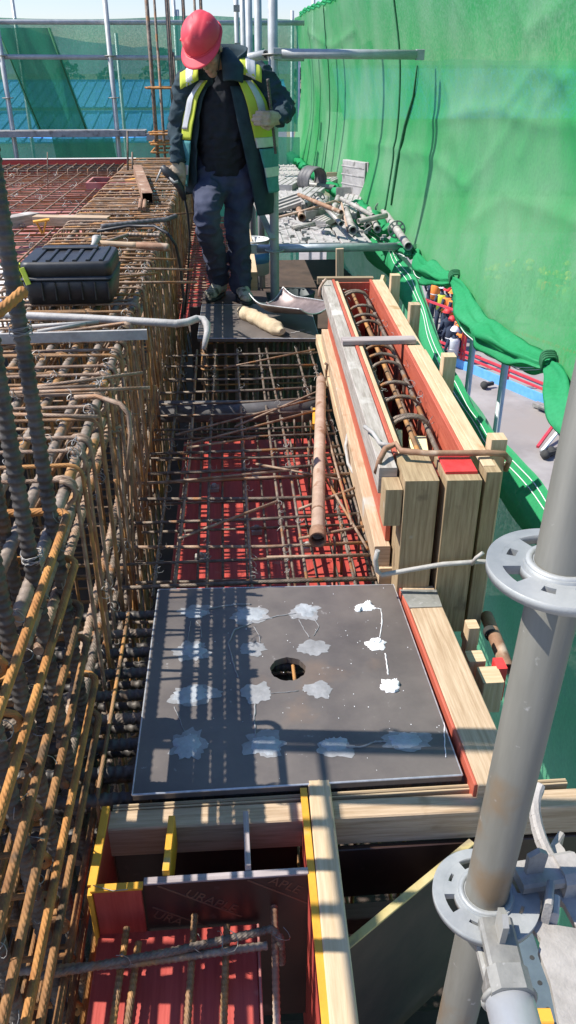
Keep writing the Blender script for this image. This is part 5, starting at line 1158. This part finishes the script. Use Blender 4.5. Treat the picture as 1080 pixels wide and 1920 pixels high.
# upright stake behind the box, boards and buckets below the platform
b = MB(); b.beam(ay(637, 466, 4.9), ay(637, 525, 4.9), .045, .03, (0, 1, 0)); solo('timber_stake', b, 'wood', 'short upright timber stake behind the far end of the box form', 'timber stake')
t = thing('form_edge_board', 'pale board with red side standing just behind the worker\'s left boot', 'plywood panel', az(470, 560, -.02))
b = MB(); b.beam(V((.185, 5.95, .06)), V((.165, 6.9, .20)), .05, .14); part('board', b, 'woodnew', t); b = MB(); b.beam(V((.147, 5.94, .05)), V((.127, 6.9, .19)), .02, .16); part('red_face', b, 'redbox', t)
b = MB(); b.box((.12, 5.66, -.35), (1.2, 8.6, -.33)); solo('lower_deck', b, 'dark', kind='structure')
def bucket(lab, c, r, h, m, lidm=None, band=None):
    t = thing('bucket', lab, 'bucket', c); b = MB(); b.pipe(c, c+V((0, 0, h)), r, .004, 20); b.ring_disc(c+V((0, 0, .004)), 0.001, r-.004, .006, 20); part('wall', b, m, t)
    b = MB(); b.tube([c+V((math.cos(i*.314)*r, math.sin(i*.314)*r, h)) for i in range(20)], .006, 6, closed=True); part('rim', b, m, t)
    if band:
        b = MB(); b.pipe(c+V((0, 0, h*.35)), c+V((0, 0, h*.65)), r+.0015, .001, 20); part('label_band', b, band, t)
    b = MB(); b.tube(arc(c+V((0, -.01, h)), r+.004, .2, -3.3, 12, (1, 0, 0), (0, -.5, .86)), .003, 5); part('handle', b, 'wire', t)
bucket('dark paint splashed bucket in the shade right of the standard', V((.50, 5.95, -.325)), .13, .30, 'bucket')
bucket('grey bucket in the shade left of the standard', V((.27, 6.0, -.325)), .12, .26, 'bucket')
bucket('white and blue bucket in the shade behind the worker\'s left leg', V((.20, 6.6, -.02)), .13, .26, 'bucketw', band='blue')

# ================================================================== THINGS ON PLATE 2
t = thing('shovel_scoop', 'worn steel shovel blade turned up like a scoop on the far plate', 'shovel', az(525, 590, .02))
c0 = az(478, 580, .045); 
def scoop(u, v):                                    # u across (bottom to top edge), v along
    a, c = az(474, 590, .03), az(566, 600, .10); d = c-a; n_ = V((.12, .35, 0)); q = (u-.5)*2
    wd = .14*(1-.10*v)+.015*math.sin(v*3.1); side = V((-d.y, d.x, 0)).normalized()
    p = a+d*v+side*q*wd+side*.115; tail = .055*max(0, 1-v*3.3)**2
    return p+V((0, 0, .085*abs(q)**2.2*(1-.45*v)+tail+.02*v))
b = MB(); b.grid(scoop, 20, 22); me = evaluated(b, 'blade', 'scoop', [('SOLIDIFY', {'thickness': .004})], origin(t)); inst('blade', me, t)
b = MB(); b.tube([V(scoop(0, i/20)) for i in range(21)]+[V(scoop(i/12, 1)) for i in range(1, 13)]+[V(scoop(1, 1-i/20)) for i in range(1, 21)]+[V(scoop(1-i/12, 0)) for i in range(1, 12)], .0042, 5, closed=True); part('rolled_edge', b, 'edge', t)
b = MB(); b.tube([V(scoop(.5, i/10))+V((0, 0, .006)) for i in range(0, 8)], .006, 6); part('socket_ridge', b, 'scoop', t)
t = thing('canvas_roll', 'beige crumpled canvas roll lying before the scoop on the far plate', 'canvas roll', az(495, 605, .0))
a, c = az(450, 582, .035), az(530, 622, .035)
b = MB(); n = 26; b.tube([a.lerp(c, i/n)+V((.008*noise.noise(V((i*.3, 0, 0))), .008*noise.noise(V((0, i*.3, 4))), .004*math.sin(i))) for i in range(n+1)], [(.02+.026*min(1, i/4)) if i < 24 else .03-.006*(i-24) for i in range(n+1)], 18)
for p in b.v: p += V((noise.noise(p*28), noise.noise(p*28+V((5, 0, 0))), noise.noise(p*28+V((0, 5, 0)))))*.008
part('canvas', b, 'sack', t); b = MB(); b.tube(arc(a+(c-a)*.06, .034, 0, 6.28, 14, (c-a).cross(V((0, 0, 1))).normalized(), (0, 0, 1)), .004, 5); part('string', b, 'sack', t)
for p in ((553, 622), (562, 619), (545, 624), (575, 623)):
    b = MB(); q = az(*p, .003); b.beam(q, q+V((.03, .004, 0)), .008, .003); solo('mortar_crumb', b, 'white', {553: 'pale mortar crumb on the far plate, second from the left below the scoop', 562: 'pale mortar crumb on the far plate nearest the scoop', 545: 'pale mortar crumb on the far plate beside the canvas roll end', 575: 'pale mortar crumb on the far plate, rightmost below the scoop'}[p[0]], 'crumb', 'mortar crumbs on the far plate')

# ================================================================== THE WORKER
man = thing('person', 'worker in red helmet, navy jacket and hi-vis vest standing on the far plate looking down', 'person', az(430, 560, 0))
mo = origin(man)
def chain(b, pts, n=14):                             # pts: (point, radius) or (point, (rx, ry), side vector)
    P = [V(p[0]) for p in pts]
    for i, (a, c) in enumerate(zip(pts, pts[1:])):
        pa, pc = V(a[0]), V(c[0]); d = (pc-pa); ln = d.length; d.normalize()
        ra = a[1] if isinstance(a[1], tuple) else (a[1], a[1]); rc = c[1] if isinstance(c[1], tuple) else (c[1], c[1])
        sd = V(a[2]) if len(a) > 2 else d.orthogonal(); sd = (sd-d*sd.dot(d)).normalized(); fr = d.cross(sd)
        base = len(b.v); st = 9
        for q in range(st):
            f = q/(st-1); e = f
            for k in range(n):
                g = 2*math.pi*k/n; r0 = ra[0]+(rc[0]-ra[0])*e; r1 = ra[1]+(rc[1]-ra[1])*e
                b.v.append(pa+d*ln*f+sd*math.cos(g)*r0+fr*math.sin(g)*r1)
        for q in range(st-1):
            for k in range(n):
                l = (k+1) % n; b.face([base+q*n+k, base+q*n+l, base+(q+1)*n+l, base+(q+1)*n+k], [(0, 0)]*4)
        b.face([base+k for k in range(n)][::-1], [(0, 0)]*n); b.face([base+(st-1)*n+k for k in range(n)], [(0, 0)]*n)
    for p in pts:
        r = p[1] if isinstance(p[1], tuple) else (p[1], p[1]); b.ball(p[0], min(r)*.98, 12, 8)
def body_part(name, b, m, vox, parent=man, smooth=6, wr=0., ws=.06, lab=None):
    mods = [('REMESH', {'mode': 'VOXEL', 'voxel_size': vox}), ('SMOOTH', {'factor': .5, 'iterations': smooth})]
    me = evaluated(b, name, m, mods, mo)
    if wr:                                            # folds of the cloth: ridged noise along the surface normals
        nr = [v.normal.copy() for v in me.vertices]
        for v, q in zip(me.vertices, nr):
            p = v.co; a = noise.noise(V((p.x/ws, p.y/ws, p.z/ws*1.7))); c = 1-abs(noise.noise(V((p.x/ws*.6+p.z/ws*.5, p.y/ws*.6, p.z/ws*.9-p.x/ws*.4+7))))
            v.co = p+q*wr*(a*.6+(c**4)*1.2-.5)
        me.update()
    o = bpy.data.objects.new(name, me); C.objects.link(o); o.parent = parent
    return tag(o, lab)
YT = 5.50
nk = V((.035, 5.50, 1.42)); pel = V((-.005, 5.62, .84)); chest = V((.02, 5.53, 1.20))
SRr, SRl = ay(352, 158, 5.52), ay(488, 145, 5.50)     # shoulders: image left is his right
ELr, WRr = ay(336, 240, 5.56), ay(334, 300, 5.48)
ELl, WRl = ay(533, 202, 5.50), ay(524, 222, 5.33)
HPr, HPl = ay(398, 315, 5.62), ay(446, 315, 5.62)
KNr, ANr = ay(388, 402, 5.38), ay(411, 524, 5.80)
KNl, ANl = ay(446, 420, 5.60), ay(452, 535, 5.70)
side = V((1, 0, 0))
# head ----------------------------------------------------------------
hf = V((-.25, -.66, -.70)).normalized(); hu0 = V((-.36, -.60, .70)); hu = (hu0-hf*hu0.dot(hf)).normalized(); hs = hf.cross(hu).normalized()   # face, crown, side
HC = ay(388, 92, 5.36)
def h(x, y, z): return HC+hs*x+hf*y+hu*z
HM = Matrix((hs, hf, hu)).transposed()
b = MB()
b.ball(h(0, -.01, .03), (.074, .092, .095), 16, 12, HM); b.ball(h(0, .026, -.044), (.058, .064, .080), 14, 10, HM)      # skull, jaw
b.ball(h(0, .060, -.108), (.032, .028, .032), 10, 8, HM)                                                                   # chin
chain(b, [(h(0, .088, -.002), .010), (h(0, .106, -.032), .013), (h(0, .092, -.042), .012)], 8)                             # nose
b.ball(h(0, .087, -.068), (.026, .012, .008), 8, 6, HM); b.ball(h(0, .085, -.080), (.023, .012, .008), 8, 6, HM)         # lips
for s_ in (-1, 1):
    b.ball(h(s_*.076, -.012, -.012), (.010, .020, .032), 8, 6, HM); b.ball(h(s_*.032, .079, .012), (.024, .012, .008), 8, 6, HM); b.ball(h(s_*.045, .055, -.03), (.022, .028, .022), 8, 6, HM)
chain(b, [(h(0, -.03, -.05), .058), (nk+V((0, .0, .02)), .062), (nk+V((0, .02, -.08)), .07)])
chain(b, [(nk+V((0, .02, -.06)), (.10, .09), side), (chest, (.14, .09), side), (pel, (.10, .07), side)])                  # trunk under the clothes
for sh, el, wr in ((SRr, ELr, WRr), (SRl, ELl, WRl)): chain(b, [(nk+V((0, .02, -.08)), .06), (sh, .052), (el, .040), (wr, .028)])
for hp, kn, an in ((HPr, KNr, ANr), (HPl, KNl, ANl)): chain(b, [(pel+V((0, .03, 0)), .07), (hp+V((0, .03, -.08)), .055), (kn+V((0, .02, 0)), .045), (an, .035)])
body_part('body', b, 'skin', .0065, smooth=3)
b = MB()
for s_ in (-1, 1): b.ball(h(s_*.031, .080, -.004), .0105, 10, 8)
part('eyes', b, 'whitehat', man)
b = MB()
for s_ in (-1, 1): b.ball(h(s_*.031, .0885, -.005), .0048, 8, 6)
part('pupils', b, 'hair', man)
b = MB(); b.ball(h(0, -.026, .018), (.081, .086, .082), 16, 12, HM); b.ball(h(0, -.05, -.03), (.064, .045, .05), 12, 9, HM)
for s_ in (-1, 1): chain(b, [(h(s_*.074, .008, .02), .012), (h(s_*.075, .012, -.015), .008)], 8); chain(b, [(h(s_*.016, .090, .022), .004), (h(s_*.046, .080, .024), .004)], 6)
body_part('hair', b, 'hair', .006, smooth=2)
# helmet
b = MB()
def dome(u, v):
    a = 2*math.pi*u; p = (math.pi/2)*v; q = math.cos(p)**.72; rx, ry = .113, .136
    rid = .010*math.exp(-((math.cos(a))*math.cos(p)/.16)**2)*(math.sin(math.pi*min(1, v*1.02))**.5 if v > .02 else 0)*(1 if math.sin(a) > -.9 else .5)
    z = .066+.126*math.sin(p)**.92+rid*math.sin(p)
    dent = .006*math.exp(-((abs(math.cos(a)*math.cos(p))-.34)/.08)**2)*math.sin(p*2)
    return h(math.cos(a)*q*rx*(1+rid-dent), math.sin(a)*q*ry*(1+rid*1.2-dent)-.005, z-dent*.6)
b.grid(dome, 56, 18)
def brim(u, v):
    a = 2*math.pi*u; f = max(0, math.sin(a))**1.3; w_ = .006+.050*f; r = 1+v*w_/.12
    return h(math.cos(a)*.113*r, math.sin(a)*.136*r-.005, .067-.004*v-.022*v*f-.004*math.cos(2*a)*v)
b.grid(brim, 56, 5)
me = evaluated(b, 'helmet', 'helmet', [('WELD', {'merge_threshold': .0008}), ('SOLIDIFY', {'thickness': .0035, 'offset': 1})], mo); o = inst('helmet', me, man)
b = MB(); b.tube([h(math.cos(a)*.115, math.sin(a)*.138-.005, .071) for a in [2*math.pi*i/40 for i in range(40)]], .0035, 6, closed=True); part('helmet_band', b, 'helmet', man)
b = MB(); b.tube([h(.081, .02, .05), h(.078, .03, -.03), h(.045, .06, -.10), h(0, .055, -.115), h(-.045, .06, -.10), h(-.078, .03, -.03), h(-.081, .02, .05)], .004, 5); part('chin_strap', b, 'sole', man)
b = MB(); b.beam(h(.110, -.02, .096), h(.116, .02, .094), .02, .012, tuple(hu), .003); part('helmet_clip', b, 'helmet', man)
# shirt and trousers ---------------------------------------------------
b = MB(); chain(b, [(nk+V((0, .0, .02)), (.070, .068), side), (nk+V((-.01, 0, -.03)), (.085, .075), side), (chest+V((0, -.015, .05)), (.17, .115), side), (chest+V((-.01, .0, -.14)), (.165, .118), side), (pel+V((0, -.01, .02)), (.155, .115), side)], 20)
body_part('shirt', b, 'shirt', .011, wr=.010, ws=.05)
b = MB(); chain(b, [(pel+V((0, 0, .07)), (.158, .116), side), (pel+V((0, .005, -.06)), (.172, .128), side)], 20)
for hp, kn, an, s_ in ((HPr, KNr, ANr, -1), (HPl, KNl, ANl, 1)):
    d = (an-kn).normalized()
    chain(b, [(hp+V((s_*.006, 0, .05)), .098), (hp+V((s_*.012, -.01, -.10)), .106), (kn+V((0, 0, .04)), .086), (kn+V((0, 0, -.04)), .080), (kn.lerp(an, .55), .074), (an+d*.0, .076)], 18)
body_part('trousers', b, 'trousers', .010, smooth=5, wr=.014, ws=.075)
# boots
for an, dr, nm in ((ANr, V((-.38, -.9, 0)), 0), (ANl, V((.22, -.97, 0)), 0)):
    dr.normalize(); f = V((an.x, an.y, 0)); b = MB(); sdv = V((-dr.y, dr.x, 0))
    chain(b, [(f+V((0, 0, .13)), .058), (f+V((0, 0, .07)), .056), (f-dr*.025+V((0, 0, .052)), .046)])
    chain(b, [(f+V((0, 0, .075)), .052), (f+dr*.09+V((0, 0, .056)), (.048, .042), sdv), (f+dr*.165+V((0, 0, .044)), (.046, .034), sdv)])
    bt = body_part('boot', b, 'camo', .008, smooth=3, wr=.005, ws=.03)
    s_ = MB(); n = 22; pts = []
    for i in range(n):
        a = 2*math.pi*i/n; c_ = math.cos(a); pts.append(f+dr*(.068+.142*c_)+sdv*math.sin(a)*(.05+.006*c_)+V((0, 0, .001)))
    s_.slab(pts, (0, 0, 1), .022, True); part('sole', s_, 'sole', bt)
    for q in (.03, .055, .08, .105):
        l_ = MB(); l_.tube([f+dr*q+sdv*-.024+V((0, 0, .122-q*.42)), f+dr*(q+.01)+sdv*.024+V((0, 0, .122-q*.42))], .0035, 5); part('lace', l_, 'seam', bt)
# jacket: sleeves, back and the two open fronts ------------------------
b = MB()
for sh, el, wr, s_ in ((SRr, ELr, WRr, -1), (SRl, ELl, WRl, 1)):
    chain(b, [(nk+V((s_*.10, .02, -.03)), .075), (sh, .084), (sh.lerp(el, .5), .074), (el, .068), (el.lerp(wr, .55), .060), (wr.lerp(el, .06), .052)], 16)
chain(b, [(SRr+V((.01, .02, .0)), .078), (nk+V((-.07, .045, -.045)), .088), (nk+V((.07, .045, -.045)), .088), (SRl+V((-.01, .02, 0)), .078)], 16)
body_part('sleeves', b, 'navyj', .010, smooth=5, wr=.016, ws=.055)
def torso_pt(a, zz, grow, flare):
    # a: angle round the body (0 at front centre, + towards image right), zz 0 shoulder .. 1 hem
    c = nk.lerp(pel, 0).lerp(pel+V((0, 0, -.06)), zz)+V((0, .0, -.06*(1-zz)))
    wx = .205+.02*math.sin(zz*3)+flare*zz; wy = .135+.02*math.sin(zz*3.1)+flare*.5*zz
    if zz < .22: k = (1-(zz/.22)); wx -= .06*k*k; wy -= .035*k*k
    return c+V((math.sin(a)*(wx+grow), -math.cos(a)*(wy+grow), 0))
def cloth(name, a0, a1, z0, z1, grow, flare, m, nu=26, nv=34, wr=.012, seed=0, thick=.006, edge=None, par=man, lab=None):
    def fn(u, v):
        zz = z0+(z1-z0)*v; s0 = a0(zz) if callable(a0) else a0; s1 = a1(zz) if callable(a1) else a1
        a = s0+(s1-s0)*u; p = torso_pt(a, zz, grow, flare)
        q = V((math.sin(a), -math.cos(a), 0)); n_ = noise.noise(V((p.x*11+seed, p.y*11, p.z*7)))+.7*noise.noise(V((p.x*24, p.y*24+seed, p.z*15)))
        return p+q*wr*n_
    b = MB(); b.grid(fn, nu, nv); me = evaluated(b, name, m, [('SOLIDIFY', {'thickness': thick, 'offset': 1})], mo); o = inst(name, me, par); return tag(o, lab), fn
fr = lambda z: -.70-.12*z                              # image left front edge
fl = lambda z: .06+.50*z             # image right front edge
cloth('jacket_front', lambda z: -1.9, fr, .06, 1.10, .006, .03, 'navyj', seed=3)
cloth('jacket_front', fl, lambda z: 2.0, .05, 1.34, .008, .10, 'navyj', seed=8, nv=40, wr=.006)
cloth('jacket_back', 1.95, 2*math.pi-1.85, .02, 1.15, .006, .05, 'navyj', seed=5)
# collar
b = MB()
def collar(u, v):
    a = -2.5+5.0*u; r = .086+.022*v+.012*math.cos(a); return nk+V((math.sin(a+math.pi)*r*1.12, -math.cos(a+math.pi)*r+.01, -.05+.185*v-.07*v*(abs(a)/2.5)**2))
b.grid(collar, 30, 6); me = evaluated(b, 'collar', 'navyj', [('SOLIDIFY', {'thickness': .012, 'offset': 0})], mo); inst('collar', me, man)
# vest
va = lambda z: fr(z)-.06; vb = lambda z: fl(z)+.30
def vz(a0, a1, z0, z1, m, nm, g=.030, sd=1, fl_=.05, lab=None): return cloth(nm, a0, a1, z0, z1, g, fl_+.015, m, 14, 16, .006, sd, .004, lab=lab)
vz(lambda z: -1.28-.1*z, va, .0, .55, 'hivis', 'vest_front', sd=2, lab='yellow green vest front'); vz(vb, lambda z: 1.0+.7*z, .0, .56, 'hivis', 'vest_front', sd=6, fl_=.065, lab='yellow green vest front')
vz(lambda z: -1.40, va, .56, 1.02, 'teal', 'vest_front', sd=2, lab='teal lower vest front'); vz(vb, lambda z: 1.55, .64, 1.10, 'teal', 'vest_front', sd=6, fl_=.10, lab='teal lower vest front')
vz(lambda z: -1.12-.08*z, lambda z: fr(z)-.20, .0, .45, 'reflect', 'reflective_tape', .036, 2); vz(lambda z: vb(z)+.26, lambda z: vb(z)+.50, .0, .42, 'reflect', 'reflective_tape', .036, 6, .065)
vz(vb, lambda z: 1.40, .53, .63, 'reflect', 'reflective_tape', .034, 6, .065); vz(vb, lambda z: 1.5, .83, .93, 'reflect', 'reflective_tape', .034, 6, .10); vz(lambda z: -1.38, va, .80, .90, 'reflect', 'reflective_tape', .034, 2)
vz(1.36, 2*math.pi-1.3, .0, 1.0, 'hivis', 'vest_back', .024, 9, lab='yellow green vest back')
# over the shoulders
for s_, ws_ in ((-1, (.150, .245, .176, .214)), (1, (.065, .175, .095, .145))):
    for w0, w1, m, nm, g in ((ws_[0], ws_[1], 'hivis', 'vest_shoulder', 0), (ws_[2], ws_[3], 'reflect', 'reflective_tape', .006)):
        def shf(u, v):
            a = -1.75+3.5*u; x = w0+(w1-w0)*v; drop = .30*x+.2*max(0, x-.10)
            return nk+V((s_*x*1.15, math.sin(a)*.128+.01, .012+math.cos(a)*(.075+g)-drop+.004*noise.noise(V((u*9, v*5, s_)))))
        b = MB(); b.grid(shf, 20, 8); me = evaluated(b, nm, m, [('SOLIDIFY', {'thickness': .004, 'offset': 1})], mo); inst(nm, me, man)
b = MB(); CA = [ay(412, 96, 5.40), ay(416, 120, 5.34), ay(419, 152, 5.31)]; CB = [ay(430, 92, 5.42), ay(456, 124, 5.345), ay(455, 156, 5.325)]
def flap(u, v):
    q = lambda L: (L[0].lerp(L[1], u*2) if u < .5 else L[1].lerp(L[2], u*2-1))
    return q(CA).lerp(q(CB), v)+V((0, -.03*math.sin(v*3.14), .01*math.sin(v*3)))
b.grid(flap, 14, 8); me = evaluated(b, 'collar_flap', 'navyj', [('SOLIDIFY', {'thickness': .010, 'offset': 0})], mo); inst('collar_flap', me, man)
# dark printed characters on the vest front
b = MB(); lp = lambda q, zz: torso_pt(fl(zz)+.34+q, zz, .040, .08)
for k in range(4):
    q0 = .03+k*.085; zz = .315-.012*k
    for d0, d1, z0_, z1_ in ((0, .06, 0, 0), (0, .06, .03, .03), (0, .06, .06, .06), (.0, .0, 0, .06), (.06, .06, .0, .06), (.03, .03, -.012, .072))[: 6 if k % 2 else 5]:
        b.beam(lp(q0+d0, zz+z0_), lp(q0+d1, zz+z1_), .005, .005)
part('lettering', b, 'sole', man)
# hands ----------------------------------------------------------------
def hand(wr, palm_d, across, curl_, m, thumb_s, nm='glove'):
    b = MB(); d = V(palm_d).normalized(); a = V(across); a = (a-d*a.dot(d)).normalized(); n_ = d.cross(a).normalized()*thumb_s
    chain(b, [(wr-d*.04, (.034, .03), a), (wr, (.036, .028), a), (wr+d*.045, (.044, .022), a), (wr+d*.085, (.043, .019), a)], 12)
    for i, (ln, o2) in enumerate(((.066, -.032), (.078, -.011), (.072, .011), (.056, .031))):
        p = wr+d*.088+a*o2; cu = curl_; q = d.copy(); pts = [(p-d*.02, .0115), (p, .0112)]
        for s2, fr_ in ((.42, .75), (.33, 1.0), (.25, .8)):
            ang = cu*fr_; q = (q*math.cos(ang)+n_*math.sin(ang)).normalized(); axn = q
            nn = V(n_); n2 = (nn*math.cos(ang)-d*0).normalized(); p = p+q*ln*s2*1.25; pts.append((p, .0105))
        chain(b, pts, 8)
    t0 = wr+d*.03-a*.036; chain(b, [(t0+a*.01, .014), (t0-a*.020+d*.025+n_*.022, .0125), (t0-a*.008+d*.052+n_*.046, .011)], 8)
    return body_part(nm, b, m, .0052, smooth=2)
hand(WRr, (.05, -.35, -1), (1, .2, 0), .75, 'glove', -1)
gp = ay(508, 222, 5.27)
hand(WRl.lerp(gp, .25), gp-WRl+V((-.0, -.0, .0)), (0, 0, 1), 1.05, 'glove', 1)
# things in the hands
b = MB(); r0, r1 = ay(502, 148, 5.255), ay(517, 288, 5.33); b.tube([r0, r1], .0085, 8, rib=.016, ribh=.12); solo('steel_rod', b, 'big', 'thin dark steel rod held upright in the worker\'s left glove', 'rod')
t = thing('tying_tool', 'black rebar tying tool held low in the worker\'s right hand over the cage', 'hand tool', ay(330, 330, 5.45))
T = lambda x, y, Y=5.42: ay(x, y, Y)
b = MB(); b.tube([T(303, 312), T(312, 322), T(326, 334), T(338, 352), T(346, 375)], [.016, .028, .030, .024, .016], 10); part('tool_body', b, 'blackplas', t)
b = MB(); b.tube([T(304, 314), T(297, 330), T(292, 342)], [.008, .006, .005], 7); part('nose', b, 'greybar', t)
b = MB(); b.tube([T(318, 332, 5.40), T(326, 342, 5.39), T(334, 340, 5.39)], .009, 7); part('trigger_guard', b, 'greybar', t)
b = MB(); b.tube([T(346, 372), T(352, 400, 5.5), T(356, 450, 5.55), T(352, 520, 5.55), T(346, 590, 5.5)], .007, 6); part('cable_tail', b, 'blackplas', t)

# ================================================================== PEOPLE AND FENCE ON THE GROUND OUTSIDE
def small_person(lab, grp, p, hat, vest_m, yaw, sit=False, s=1.0):
    t = thing('person', lab, 'person', p, grp); R_ = Matrix.Rotation(yaw, 3, 'Z'); o0 = V(p)
    def q(x, y, z): return o0+R_ @ V((x*s, y*s, z*s))
    hz = .45 if sit else .92
    b = MB()
    b.tube([q(0, 0, hz-.05), q(0, 0, hz+.25), q(0, .01, hz+.5), q(0, .01, hz+.58), q(0, .0, hz+.64)], [.15*s, .16*s, .15*s, .06*s, .055*s], 9)
    b.ball(q(0, -.01, hz+.74), (.085*s, .095*s, .115*s), 9, 7)
    for k in (-1, 1):
        if sit: b.tube([q(k*.1, 0, hz), q(k*.13, -.42, hz+.02), q(k*.13, -.44, .06), q(k*.13, -.58, .04)], [.09*s, .075*s, .055*s, .04*s], 7)
        else: b.tube([q(k*.09, 0, hz), q(k*.11, -.02, .5), q(k*.11, .02, .07), q(k*.12, -.14, .04)], [.095*s, .07*s, .055*s, .04*s], 7)
        b.tube([q(k*.17, 0, hz+.5), q(k*.25, .0, hz+.27), q(k*.2, -.16, hz+.1)], [.065*s, .052*s, .04*s], 7)
        b.ball(q(k*.19, -.2, hz+.08), (.045*s, .05*s, .05*s), 6, 5)
    part('body', b, 'navy', t)
    v = MB(); v.tube([q(0, 0, hz+.0), q(0, 0, hz+.25), q(0, .01, hz+.47), q(0, .01, hz+.54)], [.175*s, .185*s, .185*s, .12*s], 10); part('vest', v, vest_m, t)
    v = MB(); v.tube([q(0, 0, hz+.17), q(0, 0, hz+.21)], [.187*s]*2, 10); part('reflective_tape', v, 'reflect', t)
    f = MB(); f.ball(q(0, -.035, hz+.72), (.07*s, .07*s, .09*s), 8, 6); part('face', f, 'skin', t)
    d = MB()
    d.grid(lambda u, w: q(math.cos(u*6.2832)*.135*math.cos(w*1.57), -.01+math.sin(u*6.2832)*.155*math.cos(w*1.57)-(.05 if math.sin(u*6.2832) < -.5 and w < .1 else 0), hz+.77+.15*math.sin(w*1.57)), 14, 5); part('helmet', d, hat, t)
    return t
crowd = [((811, 606), 'yellowhat', 'orangevest', 'worker in yellow helmet at the left of the group seen through the net gap', 0),
         ((822, 628), 'whitehat', 'hivis', 'worker in white helmet and yellow vest in the group seen through the net gap', 0),
         ((832, 634), 'redpaint', 'orangevest', 'worker in orange vest just right of the white helmet in the net gap', 0),
         ((842, 640), 'orangevest', 'orangevest', 'worker in orange vest at the right end of the standing group in the net gap', 0),
         ((805, 596), 'redpaint', 'navy', 'worker in dark clothes half hidden at the far left of the net gap', 0),
         ((833, 652), 'redpaint', 'navy', 'red helmeted worker sitting leftmost in front of the standing group', 1),
         ((841, 668), 'redpaint', 'navy', 'red helmeted worker sitting in the middle of the front row in the net gap', 1),
         ((857, 655), 'redpaint', 'orangevest', 'red helmeted worker sitting behind the orange vested one in the net gap', 1),
         ((858, 680), 'orangevest', 'orangevest', 'worker in orange jacket sitting lowest in the net gap by the steel post', 1),
         ((846, 690), 'whitehat', 'reflect', 'worker in grey jacket sitting lowest left in the net gap', 1)]
for (px, py), hat, vm, lab, sit in crowd:
    p = az(px, py, GZ); small_person(lab, 'workers outside seen through the net gap', p, hat, vm, rnd.uniform(2.2, 4.2), bool(sit))
for i in range(24):
    px = 905+rnd.uniform(-10, 190); py = 588+rnd.uniform(-18, 26); p = az(px, py, GZ)
    small_person('yellow helmeted worker blurred behind the big green net', 'yellow helmeted workers behind the net', p, 'yellowhat', rnd.choice(('hivis', 'orangevest', 'navy')), rnd.uniform(2, 4.5))
# red fence with blue skirting
f0, f1 = az(862, 690, GZ), az(1130, 806, GZ); fd = (f1-f0).normalized()
f0 = f0-fd*6; f1 = f1+fd*6; L_ = (f1-f0).length
t = thing('site_fence', 'red metal site fence with blue skirting outside, seen through the net gap', 'fence', (f0+f1)/2)
fn_ = V((-fd.y, fd.x, 0))
b = MB(); b.beam(f0+V((0, 0, .14)), f1+V((0, 0, .14)), .06, .28); part('skirting', b, 'blue', t)
for z in (.42, .58, 1.75): b = MB(); b.beam(f0+V((0, 0, z))+fn_*.0, f1+V((0, 0, z)), .05, .07); part('rail', b, 'fence', t)
k = 0
while k*2.0 < L_:
    for d_ in (0, .14): b = MB(); b.beam(f0+fd*(k*2.0+d_)+V((0, 0, .28)), f0+fd*(k*2.0+d_)+V((0, 0, 1.8)), .06, .06, (1, 0, 0)); part('post', b, 'fence', t)
    k += 1
def gz(x, y, h_=.1): return az(x, y, GZ+h_)
b = MB(); b.beam(gz(1003, 757), gz(1052, 775), .22, .12); b.beam(gz(1003, 757, .2), gz(1052, 775, .2), .1, .06); solo('steel_channel', b, 'galv', 'grey steel channel lying on the ground beside the blue fence skirting', 'steel channel')
for p0, p1, m in (((1008, 838), (1052, 778), 'fence'), ((1016, 846), (1058, 795), 'seam')):
    b = MB(); b.beam(gz(*p0, .15), gz(*p1, .5), .07, .07); solo('barrier_rod', b, m, {'fence': 'red barrier rod lying on the ground near the net gap', 'seam': 'white barrier rod lying on the ground near the net gap'}[m], 'rod')
for p in ((908, 722), (1022, 852), (1034, 846)):
    b = MB(); c = gz(*p, .12); b.ball(c, (.12, .16, .12), 7, 5); b.beam(c, c+V((.3, .1, .02)), .1, .1); solo('ground_scrap', b, 'sole', {908: 'small dark scrap by the blue fence skirting outside the net gap', 1022: 'lower dark scrap by the barrier rods outside the net gap', 1034: 'upper dark scrap by the barrier rods outside the net gap'}[p[0]], 'scrap', 'dark scraps on the ground')
